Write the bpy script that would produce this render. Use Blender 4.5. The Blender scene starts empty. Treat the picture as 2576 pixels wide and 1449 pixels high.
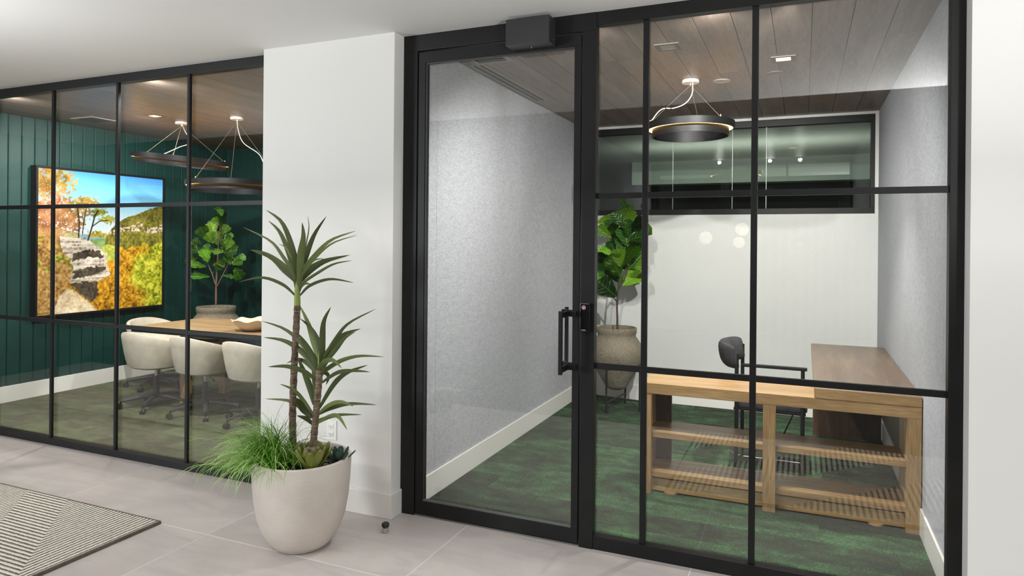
import bpy, bmesh, math, random
import numpy as np
from mathutils import Vector, Matrix, Euler
random.seed(7)
PI = math.pi
S = bpy.context.scene
COL = S.collection

# ------------------------------------------------------------------ camera
F_PX, CX, CY, YAW, ROLL, EYE = 1710.0, 1288.0, 608.8, math.radians(23.2), 0.0085, 1.62
cam = bpy.data.cameras.new('camera')
cam.sensor_fit = 'HORIZONTAL'
cam.sensor_width = 36.0
cam.lens = 36.0 * F_PX / 2576.0
cam.shift_y = -(724.5 - CY) / 2576.0
cam.clip_start = 0.05
camo = bpy.data.objects.new('camera', cam)
COL.objects.link(camo)
camo.matrix_world = (Matrix.Translation((0, 0, EYE)) @ Matrix.Rotation(YAW, 4, 'Z')
                     @ Matrix.Rotation(PI / 2, 4, 'X') @ Matrix.Rotation(ROLL, 4, 'Z'))
S.camera = camo
FW = Vector((-math.sin(YAW), math.cos(YAW), 0)); RT = Vector((math.cos(YAW), math.sin(YAW), 0)); UP = Vector((0, 0, 1))
EYEV = Vector((0, 0, EYE))
def ray(px, py):
    dx, dy = px - CX, py - CY
    c, s = math.cos(ROLL), math.sin(ROLL)
    return FW + RT * ((dx * c + dy * s) / F_PX) + UP * ((dx * s - dy * c) / F_PX)
def onz(px, py, z):
    d = ray(px, py); return EYEV + d * ((z - EYE) / d.z)
def ony(px, py, y):
    d = ray(px, py); return EYEV + d * (y / d.y)

# ------------------------------------------------------------------ world, exposure, large lights
S.view_settings.view_transform = 'Standard'
S.view_settings.look = 'None'
S.view_settings.gamma = 1.0
S.view_settings.use_curve_mapping = False
S.view_settings.exposure = 0.1
S.cycles.max_bounces = 7; S.cycles.diffuse_bounces = 4; S.cycles.glossy_bounces = 3; S.cycles.transmission_bounces = 2; S.cycles.transparent_max_bounces = 8
S.cycles.caustics_reflective = False; S.cycles.caustics_refractive = False; S.cycles.use_light_tree = True
w = bpy.data.worlds.new('world'); S.world = w; w.use_nodes = True
w.node_tree.nodes['Background'].inputs[0].default_value = (0.9, 0.95, 1.0, 1)
w.node_tree.nodes['Background'].inputs[1].default_value = 0.05

def area(name, loc, direction, sx, sy, power, color=(1, 1, 1)):
    l = bpy.data.lights.new(name, 'AREA'); l.shape = 'RECTANGLE'; l.size = sx; l.size_y = sy
    l.energy = power; l.color = color
    o = bpy.data.objects.new(name, l); COL.objects.link(o)
    o.location = loc
    o.rotation_euler = Vector(direction).to_track_quat('-Z', 'Y').to_euler()
    return o
# unseen fill lights added: two upright panels at the lobby walls, two overhead
area('wall_fill', (-10.2, -5.9, 1.5), (0, 1, 0), 3.3, 2.3, 650, (0.91, 0.955, 1.0))
area('wall_fill', (5.85, -3.9, 1.5), (-1, 0, 0), 3.2, 2.3, 125, (0.91, 0.955, 1.0))
area('overhead_fill', (-4.5, -0.6, 3.50), (0, 0, -1), 5.0, 0.5, 150, (1.0, 0.99, 0.97))
area('overhead_fill', (1.5, -0.6, 3.50), (0, 0, -1), 5.0, 0.5, 110, (1.0, 0.99, 0.97))

def uplight(loc, r, power, lean):
    l = bpy.data.lights.new('uplight', 'AREA'); l.shape = 'DISK'; l.size = 2 * r; l.energy = power; l.color = (1.0, 1.0, 1.0)
    o = bpy.data.objects.new('uplight', l); COL.objects.link(o); o.location = loc; o.rotation_euler = Vector(lean).to_track_quat('-Z', 'Y').to_euler()
UPLIGHTS = [(-4.3, 1.30, 1.60, 28, (.25, 0, 1)), (1.45, 0.4, 1.66, 150, (-.4, .1, 1))]  # unseen lights added to brighten the white lobby ceiling
for ux, uy, uz, up, lean in UPLIGHTS: uplight((ux, uy, uz + .012), .13, up, lean)

# ------------------------------------------------------------------ materials
def new_mat(name):
    m = bpy.data.materials.new(name); m.use_nodes = True
    nt = m.node_tree
    return m, nt, nt.nodes['Principled BSDF']
def lin(c):
    return tuple(((v / 255.0 + 0.055) / 1.055) ** 2.4 if v > 10 else v / 255.0 / 12.92 for v in c) + (1.0,)
def ramp(nt, fac, stops):
    r = nt.nodes.new('ShaderNodeValToRGB')
    while len(r.color_ramp.elements) < len(stops): r.color_ramp.elements.new(0.5)
    for e, (p, c) in zip(r.color_ramp.elements, stops): e.position = p; e.color = c
    nt.links.new(fac, r.inputs[0]); return r
def coords(nt, kind='Object', scale=(1, 1, 1), rnd=0.0):
    if kind == 'World':
        src = nt.nodes.new('ShaderNodeNewGeometry').outputs['Position']
    else:
        src = nt.nodes.new('ShaderNodeTexCoord').outputs['Object']
    mp = nt.nodes.new('ShaderNodeMapping'); mp.inputs['Scale'].default_value = scale
    if rnd:
        oi = nt.nodes.new('ShaderNodeObjectInfo')
        mul = nt.nodes.new('ShaderNodeVectorMath'); mul.operation = 'SCALE'
        cmb = nt.nodes.new('ShaderNodeCombineXYZ')
        nt.links.new(oi.outputs['Random'], cmb.inputs[0]); nt.links.new(oi.outputs['Random'], cmb.inputs[1])
        mul.inputs['Scale'].default_value = rnd
        nt.links.new(cmb.outputs[0], mul.inputs[0]); nt.links.new(mul.outputs[0], mp.inputs['Location'])
    nt.links.new(src, mp.inputs['Vector'])
    return mp.outputs['Vector']
def noise(nt, vec, scale, detail=3, rough=0.55, dist=0.0):
    n = nt.nodes.new('ShaderNodeTexNoise'); n.inputs['Scale'].default_value = scale
    n.inputs['Detail'].default_value = detail; n.inputs['Roughness'].default_value = rough
    n.inputs['Distortion'].default_value = dist
    nt.links.new(vec, n.inputs['Vector']); return n.outputs['Fac']
def bump(nt, p, h, strength=0.2, dist=0.01):
    b = nt.nodes.new('ShaderNodeBump'); b.inputs['Strength'].default_value = strength; b.inputs['Distance'].default_value = dist
    nt.links.new(h, b.inputs['Height']); nt.links.new(b.outputs[0], p.inputs['Normal'])
def mixc(nt, fac, a, b, mode='MIX'):
    m = nt.nodes.new('ShaderNodeMix'); m.data_type = 'RGBA'; m.blend_type = mode
    for s, v in ((0, fac), (6, a), (7, b)):
        if hasattr(v, 'links') or isinstance(v, bpy.types.NodeSocket): nt.links.new(v, m.inputs[s])
        else: m.inputs[s].default_value = v
    return m.outputs[2]
def plain(name, rgb, rough=0.5, metal=0.0, spec=0.5, var=0.06, nscale=6.0, bmp=0.0, bscale=200.0):
    m, nt, p = new_mat(name)
    c = lin(rgb)
    v = noise(nt, coords(nt), nscale, 1)
    lo = tuple(max(0, x * (1 - var)) for x in c[:3]) + (1,); hi = tuple(min(1, x * (1 + var)) for x in c[:3]) + (1,)
    r = ramp(nt, v, [(0.3, lo), (0.7, hi)])
    nt.links.new(r.outputs[0], p.inputs['Base Color'])
    p.inputs['Roughness'].default_value = rough; p.inputs['Metallic'].default_value = metal
    p.inputs['Specular IOR Level'].default_value = spec
    if bmp: bump(nt, p, noise(nt, coords(nt), bscale, 2), bmp, 0.002)
    return m
def wood(name, dark, mid, light, scale, rough=0.45, rnd=17.0, objvar=0.0):
    m, nt, p = new_mat(name)
    v = coords(nt, 'Object', scale, rnd)
    big = noise(nt, v, 1.0, 3, 0.6, 0.6)
    fine = noise(nt, v, 9.0, 2, 0.6)
    a = nt.nodes.new('ShaderNodeMath'); a.operation = 'MULTIPLY_ADD'; a.inputs[1].default_value = 0.45
    sc = nt.nodes.new('ShaderNodeMath'); sc.operation = 'MULTIPLY'; sc.inputs[1].default_value = 0.6
    nt.links.new(big, sc.inputs[0]); nt.links.new(fine, a.inputs[0]); nt.links.new(sc.outputs[0], a.inputs[2])
    r = ramp(nt, a.outputs[0], [(0.36, lin(dark)), (0.52, lin(mid)), (0.68, lin(light))])
    col = r.outputs[0]
    if objvar:
        oi = nt.nodes.new('ShaderNodeObjectInfo')
        mr = nt.nodes.new('ShaderNodeMapRange'); mr.inputs[3].default_value = 1 - objvar; mr.inputs[4].default_value = 1 + objvar
        nt.links.new(oi.outputs['Random'], mr.inputs[0])
        hs = nt.nodes.new('ShaderNodeHueSaturation'); nt.links.new(col, hs.inputs['Color']); nt.links.new(mr.outputs[0], hs.inputs['Value'])
        col = hs.outputs[0]
    nt.links.new(col, p.inputs['Base Color'])
    p.inputs['Roughness'].default_value = rough
    bump(nt, p, fine, 0.12, 0.002)
    return m
def emit(name, rgb, strength):
    m, nt, p = new_mat(name)
    p.inputs['Base Color'].default_value = lin(rgb); p.inputs['Emission Color'].default_value = lin(rgb)
    p.inputs['Emission Strength'].default_value = strength
    return m
def glass(name, tint, r0=0.045):
    m = bpy.data.materials.new(name); m.use_nodes = True; nt = m.node_tree; nt.nodes.clear()
    out = nt.nodes.new('ShaderNodeOutputMaterial'); mix = nt.nodes.new('ShaderNodeMixShader')
    tr = nt.nodes.new('ShaderNodeBsdfTransparent'); tr.inputs[0].default_value = tint + (1,)
    gl = nt.nodes.new('ShaderNodeBsdfGlossy'); gl.inputs['Roughness'].default_value = 0.0
    gl.inputs[0].default_value = (1, 1, 1, 1)
    lw = nt.nodes.new('ShaderNodeLayerWeight'); lw.inputs[0].default_value = 0.5
    pw = nt.nodes.new('ShaderNodeMath'); pw.operation = 'POWER'; pw.inputs[1].default_value = 5
    ma = nt.nodes.new('ShaderNodeMath'); ma.operation = 'MULTIPLY_ADD'; ma.inputs[1].default_value = 1 - r0; ma.inputs[2].default_value = r0
    nt.links.new(lw.outputs['Facing'], pw.inputs[0]); nt.links.new(pw.outputs[0], ma.inputs[0])
    nt.links.new(ma.outputs[0], mix.inputs[0]); nt.links.new(tr.outputs[0], mix.inputs[1]); nt.links.new(gl.outputs[0], mix.inputs[2])
    nt.links.new(mix.outputs[0], out.inputs[0])
    return m

M = {}
M['white_paint'] = plain('white_paint', (226, 225, 221), 0.6, var=0.015, nscale=1.5)
M['ceiling_white'] = plain('ceiling_white', (230, 230, 227), 0.8, var=0.01, nscale=1.0)
M['trim_white'] = plain('trim_white', (228, 226, 220), 0.35, var=0.01)
M['office_white'] = plain('office_white', (224, 225, 221), 0.45, var=0.012, nscale=1.2)
M['black_metal'] = plain('black_metal', (22, 22, 22), 0.45, metal=0.0, spec=0.3, var=0.15, nscale=9)
M['black_deep'] = plain('black_deep', (9, 9, 10), 0.6)
M['charcoal_metal'] = plain('charcoal_metal', (44, 44, 44), 0.45, spec=0.5, var=0.12)
M['bead_lit'] = plain('bead_lit', (92, 90, 90), 0.5)
M['grey_metal'] = plain('grey_metal', (120, 119, 117), 0.4, metal=0.6)
M['chrome'] = plain('chrome', (200, 198, 194), 0.18, metal=1.0, var=0.02)
M['rubber'] = plain('rubber', (26, 24, 23), 0.5)
M['dark_wall'] = plain('dark_wall', (88, 86, 84), 0.7, var=0.04)
M['charcoal_wall'] = plain('charcoal_wall', (52, 51, 50), 0.8, var=0.04)
M['dark_ceiling'] = plain('dark_ceiling', (70, 69, 68), 0.8, var=0.04)
M['grout'] = plain('grout', (224, 219, 214), 0.8)
M['outlet'] = plain('outlet', (236, 235, 231), 0.35, var=0.01)
M['planter'] = None
M['glass'] = glass('partition_glass', (0.955, 0.96, 0.955), 0.065)
M['glass_dark'] = glass('conference_glass', (0.955, 0.96, 0.955), 0.065)
M['glass_green'] = glass('clerestory_glass', (0.78, 0.87, 0.81), 0.07)
M['joint_pale'] = plain('joint_pale', (190, 196, 192), 0.4)

def tile_mat():
    m, nt, p = new_mat('porcelain_tile')
    v = coords(nt, 'Object', (1, 1, 1), 31.0)
    a = noise(nt, v, 1.6, 4, 0.6, 0.8); b = noise(nt, coords(nt, 'Object', (0.7, 3.0, 1), 23.0), 2.2, 3, 0.65, 1.2)
    r1 = ramp(nt, a, [(0.3, lin((184, 175, 171))), (0.55, lin((195, 187, 183))), (0.75, lin((203, 195, 189)))])
    r2 = ramp(nt, b, [(0.42, (0, 0, 0, 1)), (0.75, (1, 1, 1, 1))])
    mx = mixc(nt, r2.outputs[0], r1.outputs[0], lin((178, 172, 172)))
    nt.links.new(mx, p.inputs['Base Color']); p.inputs['Roughness'].default_value = 0.42
    p.inputs['Specular IOR Level'].default_value = 0.4
    return m
M['tile'] = tile_mat()
def carpet_mat(name, cols):
    m, nt, p = new_mat(name)
    v = coords(nt, 'Object', (1.0, 1.7, 1), 41.0)
    a = noise(nt, v, 4.2, 3, 0.7, 0.2)
    b = noise(nt, coords(nt, 'Object', (1, 2.0, 1), 11.0), 60, 3, 0.75)
    c = noise(nt, coords(nt, 'World', (1, 1.4, 1)), 150, 2, 0.7)
    oi = nt.nodes.new('ShaderNodeObjectInfo')
    mr = nt.nodes.new('ShaderNodeMapRange'); mr.inputs[3].default_value = -0.05; mr.inputs[4].default_value = 0.05
    nt.links.new(oi.outputs['Random'], mr.inputs[0])
    def mad(x, k, y):
        q = nt.nodes.new('ShaderNodeMath'); q.operation = 'MULTIPLY_ADD'; q.inputs[1].default_value = k
        nt.links.new(x, q.inputs[0]); nt.links.new(y, q.inputs[2]); return q.outputs[0]
    val = mad(b, 0.45, mr.outputs[0]); val = mad(c, 0.75, val); val = mad(a, 0.5, val)
    r = ramp(nt, val, [(0.70, lin(cols[0])), (0.81, lin(cols[1])), (0.91, lin(cols[2])), (1.06, lin(cols[3]))])
    nt.links.new(r.outputs[0], p.inputs['Base Color']); p.inputs['Roughness'].default_value = 0.95
    p.inputs['Specular IOR Level'].default_value = 0.1
    bump(nt, p, c, 0.5, 0.004)
    return m
M['carpet'] = carpet_mat('green_carpet', [(31, 32, 29), (47, 51, 41), (46, 72, 47), (78, 114, 76)])
M['carpet2'] = carpet_mat('olive_carpet', [(58, 54, 44), (76, 73, 58), (80, 90, 62), (98, 112, 76)])
def felt_mat():
    m, nt, p = new_mat('grey_felt')
    f = noise(nt, coords(nt, 'Object', (1, .45, 1), 5), 85, 2, 0.7)
    g = noise(nt, coords(nt, 'Object', (1, .5, 1), 5), 24, 2, 0.6)
    q = nt.nodes.new('ShaderNodeMath'); q.operation = 'MULTIPLY_ADD'; q.inputs[1].default_value = 0.3
    nt.links.new(g, q.inputs[0]); nt.links.new(f, q.inputs[2])
    r = ramp(nt, q.outputs[0], [(0.45, lin((165, 167, 172))), (0.65, lin((177, 179, 183))), (0.85, lin((187, 188, 192)))])
    nt.links.new(r.outputs[0], p.inputs['Base Color']); p.inputs['Roughness'].default_value = 0.95
    p.inputs['Specular IOR Level'].default_value = 0.1
    bump(nt, p, f, 0.1, 0.001)
    return m
M['felt'] = felt_mat()
M['plank'] = wood('ceiling_plank_wood', (96, 82, 72), (118, 102, 91), (136, 119, 106), (7, 0.8, 1), 0.42, objvar=0.08)
M['oak'] = wood('light_oak', (138, 107, 68), (162, 130, 88), (182, 152, 108), (1.2, 16, 16), 0.42)
M['oak_v'] = wood('light_oak_upright', (138, 107, 68), (162, 130, 88), (182, 152, 108), (16, 16, 1.2), 0.42)
M['oak_view_dark'] = wood('oak_darkened', (88, 70, 55), (108, 88, 70), (126, 105, 85), (14, 1.2, 14), 0.34)  # oak darkened in colour, as the desk top looks at this view angle
M['oak_dark'] = wood('dark_oak', (58, 42, 30), (76, 57, 41), (92, 70, 52), (14, 14, 1.2), 0.45)
M['table_oak'] = wood('table_oak', (150, 120, 86), (172, 142, 104), (192, 163, 124), (1.0, 14, 14), 0.4)
M['green_board'] = plain('green_board', (9, 56, 50), 0.5, var=0.08, nscale=3)
def fabric(name, rgb, var, scale=220):
    m, nt, p = new_mat(name)
    c = lin(rgb)
    f = noise(nt, coords(nt), scale, 3, 0.7); g = noise(nt, coords(nt), 14, 4, 0.6)
    q = nt.nodes.new('ShaderNodeMath'); q.operation = 'MULTIPLY_ADD'; q.inputs[1].default_value = 0.7
    nt.links.new(g, q.inputs[0]); nt.links.new(f, q.inputs[2])
    r = ramp(nt, q.outputs[0], [(0.6, tuple(x * (1 - var) for x in c[:3]) + (1,)), (1.1, tuple(min(1, x * (1 + var)) for x in c[:3]) + (1,))])
    nt.links.new(r.outputs[0], p.inputs['Base Color']); p.inputs['Roughness'].default_value = 0.9
    p.inputs['Specular IOR Level'].default_value = 0.15
    bump(nt, p, f, 0.3, 0.002)
    return m
M['cream_fabric'] = fabric('cream_fabric', (208, 199, 183), 0.14)
M['grey_fabric'] = fabric('grey_fabric', (58, 57, 58), 0.45, 300)
M['white_ceramic'] = plain('white_ceramic', (226, 214, 196), 0.45, var=0.03)
def stone_mat(name, a, b, c, sc):
    m, nt, p = new_mat(name)
    f = noise(nt, coords(nt), sc, 4, 0.7); g = noise(nt, coords(nt), 5, 4, 0.6)
    q = nt.nodes.new('ShaderNodeMath'); q.operation = 'MULTIPLY_ADD'; q.inputs[1].default_value = 0.5
    nt.links.new(g, q.inputs[0]); nt.links.new(f, q.inputs[2])
    r = ramp(nt, q.outputs[0], [(0.52, lin(a)), (0.66, lin(b)), (0.95, lin(c))])
    nt.links.new(r.outputs[0], p.inputs['Base Color']); p.inputs['Roughness'].default_value = 0.9
    bump(nt, p, f, 0.5, 0.006)
    return m
M['urn_stone'] = stone_mat('speckled_stone', (58, 52, 43), (118, 109, 93), (148, 138, 120), 90)
def planter_mat():
    m, nt, p = new_mat('planter_concrete')
    g = noise(nt, coords(nt, 'Object', (3, 3, 60)), 2.0, 5, 0.7, 0.5); f = noise(nt, coords(nt), 5, 4)
    r = ramp(nt, f, [(0.3, lin((196, 187, 178))), (0.7, lin((210, 202, 193)))])
    nt.links.new(r.outputs[0], p.inputs['Base Color']); p.inputs['Roughness'].default_value = 0.75
    bump(nt, p, g, 0.35, 0.004)
    return m
M['planter'] = planter_mat()
def leaf_mat(name, a, b, c, rough=0.4):
    m, nt, p = new_mat(name)
    oi = nt.nodes.new('ShaderNodeObjectInfo')
    n = noise(nt, coords(nt, 'Object', (1, 1, 1), 9), 14, 3)
    q = nt.nodes.new('ShaderNodeMath'); q.operation = 'MULTIPLY_ADD'; q.inputs[1].default_value = 0.35
    s = nt.nodes.new('ShaderNodeMath'); s.operation = 'MULTIPLY'; s.inputs[1].default_value = 0.75
    nt.links.new(oi.outputs['Random'], s.inputs[0]); nt.links.new(n, q.inputs[0]); nt.links.new(s.outputs[0], q.inputs[2])
    r = ramp(nt, q.outputs[0], [(0.1, lin(a)), (0.5, lin(b)), (0.95, lin(c))])
    nt.links.new(r.outputs[0], p.inputs['Base Color']); p.inputs['Roughness'].default_value = rough
    p.inputs['Specular IOR Level'].default_value = 0.35
    return m
def fig_leaf_mat(name, a, b, c, rough):
    m = leaf_mat(name, a, b, c, rough); nt = m.node_tree; p = nt.nodes['Principled BSDF']
    src = p.inputs['Base Color'].links[0].from_socket
    sep = nt.nodes.new('ShaderNodeSeparateXYZ'); nt.links.new(nt.nodes.new('ShaderNodeTexCoord').outputs['Object'], sep.inputs[0])
    def mt(op, x, y=None):
        q = nt.nodes.new('ShaderNodeMath'); q.operation = op
        for i, v in enumerate((x, y)):
            if v is None: continue
            if isinstance(v, (int, float)): q.inputs[i].default_value = v
            else: nt.links.new(v, q.inputs[i])
        return q.outputs[0]
    ax = mt('ABSOLUTE', sep.outputs[0])
    mid = mt('LESS_THAN', ax, .012)
    ph = mt('FRACT', mt('MULTIPLY', mt('SUBTRACT', sep.outputs[1], mt('MULTIPLY', ax, .7)), 6.5))
    side = mt('LESS_THAN', mt('ABSOLUTE', mt('SUBTRACT', ph, .5)), .05)
    fac = mt('MULTIPLY', mt('MAXIMUM', mid, mt('MULTIPLY', side, .6)), .6)
    nt.links.new(mixc(nt, fac, src, lin((176, 196, 96))), p.inputs['Base Color'])
    bump(nt, p, mt('ABSOLUTE', mt('SUBTRACT', ph, .5)), .35, .02)
    return m
M['dracaena_leaf'] = leaf_mat('dracaena_leaf', (92, 104, 66), (116, 128, 84), (146, 160, 104), 0.36)
M['fig_leaf'] = fig_leaf_mat('fig_leaf', (28, 82, 26), (66, 128, 24), (128, 174, 36), 0.32)
M['fig_vein'] = plain('fig_vein', (132, 164, 66), 0.5)
M['succulent_leaf'] = leaf_mat('succulent_leaf', (112, 128, 40), (142, 156, 62), (166, 168, 98), 0.4)
M['succulent_tip'] = plain('succulent_tip', (176, 158, 150), 0.5)
M['blue_leaf'] = plain('blue_leaf', (92, 120, 104), 0.45)
def grass_mat():
    m, nt, p = new_mat('grass_blade')
    at = nt.nodes.new('ShaderNodeAttribute'); at.attribute_name = 'shade'
    r = ramp(nt, at.outputs['Fac'], [(0.0, lin((66, 126, 28))), (0.4, lin((108, 166, 50))), (0.75, lin((160, 200, 96))), (1.0, lin((206, 222, 168)))])
    nt.links.new(r.outputs[0], p.inputs['Base Color']); p.inputs['Roughness'].default_value = 0.4
    return m
M['grass'] = grass_mat()
M['bark'] = stone_mat('bark', (40, 31, 24), (84, 68, 54), (134, 116, 96), 60)
M['scar'] = plain('scar', (158, 146, 128), 0.8)
M['twig'] = plain('twig', (112, 88, 72), 0.8, var=0.2, nscale=30)
M['twig_dark'] = plain('twig_dark', (72, 58, 50), 0.8, var=0.2, nscale=30)
M['green_stem'] = plain('green_stem', (126, 140, 66), 0.5)
M['soil'] = plain('soil', (26, 23, 21), 0.95)
M['pebble'] = plain('pebble', (34, 32, 31), 0.3)
M['ring_black'] = plain('ring_black', (16, 16, 17), 0.5, spec=0.25, var=0.1)
M['ring_glow'] = emit('ring_glow', (255, 196, 112), 9.0)
M['lamp_glow'] = emit('lamp_glow', (255, 200, 130), 4.0)
M['globe_glow'] = emit('globe_glow', (255, 240, 218), 0.55)
for _m in ('lamp_glow', 'globe_glow'): M[_m].cycles.emission_sampling = 'NONE'
M['canopy_white'] = plain('canopy_white', (240, 238, 234), 0.4, var=0.01)
M['cord_white'] = plain('cord_white', (206, 204, 200), 0.5)
M['cable_brass'] = plain('cable_brass', (176, 164, 140), 0.35, metal=0.7)
M['speaker_grey'] = plain('speaker_grey', (98, 92, 85), 0.6)
M['reader_black'] = plain('reader_black', (14, 14, 15), 0.25)
M['reader_mark'] = plain('reader_mark', (226, 196, 190), 0.4)
M['vent_grey'] = plain('vent_grey', (146, 141, 134), 0.5)
M['vent_dark'] = plain('vent_dark', (48, 46, 44), 0.7)

def rug_mat(name, period, edge, share, rep_):
    m, nt, p = new_mat(name)
    geo = nt.nodes.new('ShaderNodeNewGeometry')
    sep = nt.nodes.new('ShaderNodeSeparateXYZ'); nt.links.new(geo.outputs['Position'], sep.inputs[0])
    def math_(op, a, b=None, c=None):
        q = nt.nodes.new('ShaderNodeMath'); q.operation = op
        for i, v in enumerate((a, b, c)):
            if v is None: continue
            if isinstance(v, (int, float)): q.inputs[i].default_value = v
            else: nt.links.new(v, q.inputs[i])
        return q.outputs[0]
    x, y = sep.outputs[0], sep.outputs[1]
    wob = math_('MULTIPLY', noise(nt, coords(nt, 'World'), 50, 2), 0.008)
    # slanted bands with mitred corners: ribs along Y, in every other band along X
    band = math_('FRACT', math_('DIVIDE', math_('ADD', math_('ADD', x, y), edge + 10 * rep_), rep_))
    sel = math_('LESS_THAN', band, share)
    k = 2 * PI / period
    s1 = math_('SINE', math_('MULTIPLY', math_('ADD', x, wob), k)); s2 = math_('SINE', math_('MULTIPLY', math_('SUBTRACT', -1.365, math_('SUBTRACT', y, wob)), k))
    mx = nt.nodes.new('ShaderNodeMix'); nt.links.new(sel, mx.inputs[0]); nt.links.new(s1, mx.inputs[2]); nt.links.new(s2, mx.inputs[3])
    h = math_('MULTIPLY_ADD', mx.outputs[0], 0.5, 0.5)
    h2 = math_('ADD', h, math_('MULTIPLY', math_('SUBTRACT', noise(nt, coords(nt, 'World'), 90, 3), 0.5), 0.7))
    r = ramp(nt, h2, [(0.08, lin((96, 90, 82))), (0.26, lin((122, 115, 105))), (0.44, lin((196, 190, 178))), (0.85, lin((216, 211, 200)))])
    nt.links.new(r.outputs[0], p.inputs['Base Color']); p.inputs['Roughness'].default_value = 0.95
    bump(nt, p, h2, 0.6, 0.006)
    return m
M['rug'] = rug_mat('striped_rug', 0.0275, 1.75, 0.296, 1.3)
M['rug_wide'] = rug_mat('striped_rug_wide', 0.036, 0.3, 0.5, 1.1)
M['rug_edge'] = fabric('rug_edge', (92, 86, 78), 0.35, 160)

# ------------------------------------------------------------------ mesh helpers
ORG = {}                                   # world position of a thing's base
class MB:
    def __init__(s): s.bm = bmesh.new()
    def merge(s, t):
        me = bpy.data.meshes.new('tmp'); t.to_mesh(me); t.free(); s.bm.from_mesh(me); bpy.data.meshes.remove(me)
    def box(s, x0, x1, y0, y1, z0, z1, bev=0.0, rot=None, piv=None):
        t = bmesh.new(); bmesh.ops.create_cube(t, size=1)
        for v in t.verts:
            v.co = Vector(((x0 + x1) / 2 + v.co.x * (x1 - x0), (y0 + y1) / 2 + v.co.y * (y1 - y0), (z0 + z1) / 2 + v.co.z * (z1 - z0)))
        if bev: bmesh.ops.bevel(t, geom=t.edges[:], offset=bev, segments=2, profile=0.6, affect='EDGES')
        if rot is not None:
            bmesh.ops.rotate(t, verts=t.verts, cent=piv or (0, 0, 0), matrix=rot)
        s.merge(t); return s
    def lathe(s, prof, c=(0, 0, 0), n=32, fn=None):
        rings = []
        for r, z in prof:
            ring = []
            for i in range(n):
                a = 2 * PI * i / n
                rr, zz = (r, z) if fn is None else fn(r, z, a)
                ring.append(s.bm.verts.new((c[0] + rr * math.cos(a), c[1] + rr * math.sin(a), c[2] + zz)))
            rings.append(ring)
        for A, B in zip(rings, rings[1:]):
            for i in range(n):
                s.bm.faces.new((A[i], A[(i + 1) % n], B[(i + 1) % n], B[i]))
        for ring, flip in ((rings[0], True), (rings[-1], False)):
            if prof[0 if flip else -1][0] > 1e-5 and fn is None or fn is not None:
                try: s.bm.faces.new(ring[::-1] if flip else ring)
                except ValueError: pass
        return s
    def cyl(s, c, r, z0, z1, n=24, bev=0.0):
        if bev: return s.lathe([(r - bev, z0), (r, z0 + bev), (r, z1 - bev), (r - bev, z1)], (c[0], c[1], 0), n)
        return s.lathe([(r, z0), (r, z1)], (c[0], c[1], 0), n)
    def tube(s, pts, r, n=8, cap=True):
        pts = [Vector(p) for p in pts]; rs = r if isinstance(r, (list, tuple)) else [r] * len(pts)
        rings = []; ref = None
        for i, p in enumerate(pts):
            d = (pts[min(i + 1, len(pts) - 1)] - pts[max(i - 1, 0)]).normalized()
            if ref is None: ref = Vector((0, 0, 1)) if abs(d.z) < 0.9 else Vector((1, 0, 0))
            u = d.cross(ref).normalized(); v = d.cross(u).normalized(); ref = -v if False else ref
            rings.append([s.bm.verts.new(p + (u * math.cos(2 * PI * k / n) + v * math.sin(2 * PI * k / n)) * rs[i]) for k in range(n)])
        for A, B in zip(rings, rings[1:]):
            for k in range(n): s.bm.faces.new((A[k], A[(k + 1) % n], B[(k + 1) % n], B[k]))
        if cap: s.bm.faces.new(rings[0][::-1]); s.bm.faces.new(rings[-1])
        return s
    def ring(s, c, ri, ro, z0, z1, n=64, rot=None):
        t = bmesh.new(); R = []
        for r, z in ((ri, z0), (ro, z0), (ro, z1), (ri, z1)):
            R.append([t.verts.new((r * math.cos(2 * PI * i / n), r * math.sin(2 * PI * i / n), z)) for i in range(n)])
        for a in range(4):
            A, B = R[a], R[(a + 1) % 4]
            for i in range(n): t.faces.new((A[i], A[(i + 1) % n], B[(i + 1) % n], B[i]))
        if rot is not None: bmesh.ops.rotate(t, verts=t.verts, cent=(0, 0, 0), matrix=rot)
        bmesh.ops.translate(t, verts=t.verts, vec=c)
        s.merge(t); return s
    def poly(s, pts):
        s.bm.faces.new([s.bm.verts.new(p) for p in pts]); return s
    def grid(s, P):
        V = [[s.bm.verts.new(p) for p in row] for row in P]
        for a, b in zip(V, V[1:]):
            for i in range(len(a) - 1): s.bm.faces.new((a[i], a[i + 1], b[i + 1], b[i]))
        return s
    def build(s, name, mat, parent=None, smooth=False, local=False, kind=None):
        bm = s.bm
        if smooth != 'raw': bmesh.ops.recalc_face_normals(bm, faces=bm.faces[:])
        off = ORG.get(parent.name, Vector()) if (parent and not local) else Vector()
        if off.length: bmesh.ops.translate(bm, verts=bm.verts, vec=-off)
        me = bpy.data.meshes.new(name); bm.to_mesh(me); bm.free()
        if smooth:
            for f in me.polygons: f.use_smooth = True
            me.set_sharp_from_angle(angle=math.radians(40))
        me.materials.append(M[mat] if isinstance(mat, str) else mat)
        o = bpy.data.objects.new(name, me); COL.objects.link(o)
        if parent: o.parent = parent; ORG[o.name] = off
        if kind: o['kind'] = kind
        return o
def thing(name, label, cat, loc=(0, 0, 0), rotz=0.0, group=None):
    o = bpy.data.objects.new(name, None); COL.objects.link(o); o.empty_display_size = 0.1
    o.location = loc; o.rotation_euler = (0, 0, rotz); o['label'] = label; o['category'] = cat
    if group: o['group'] = group
    ORG[o.name] = Vector(loc)
    return o
def tag(o, label, cat, group=None):
    o['label'] = label; o['category'] = cat
    if group: o['group'] = group
    return o
def struct(name, mb, mat, label=None, smooth=False):
    o = mb.build(name, mat, None, smooth); o['kind'] = 'structure'
    o['label'] = label or name.replace('_', ' '); ORG[o.name] = Vector(); return o
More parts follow.
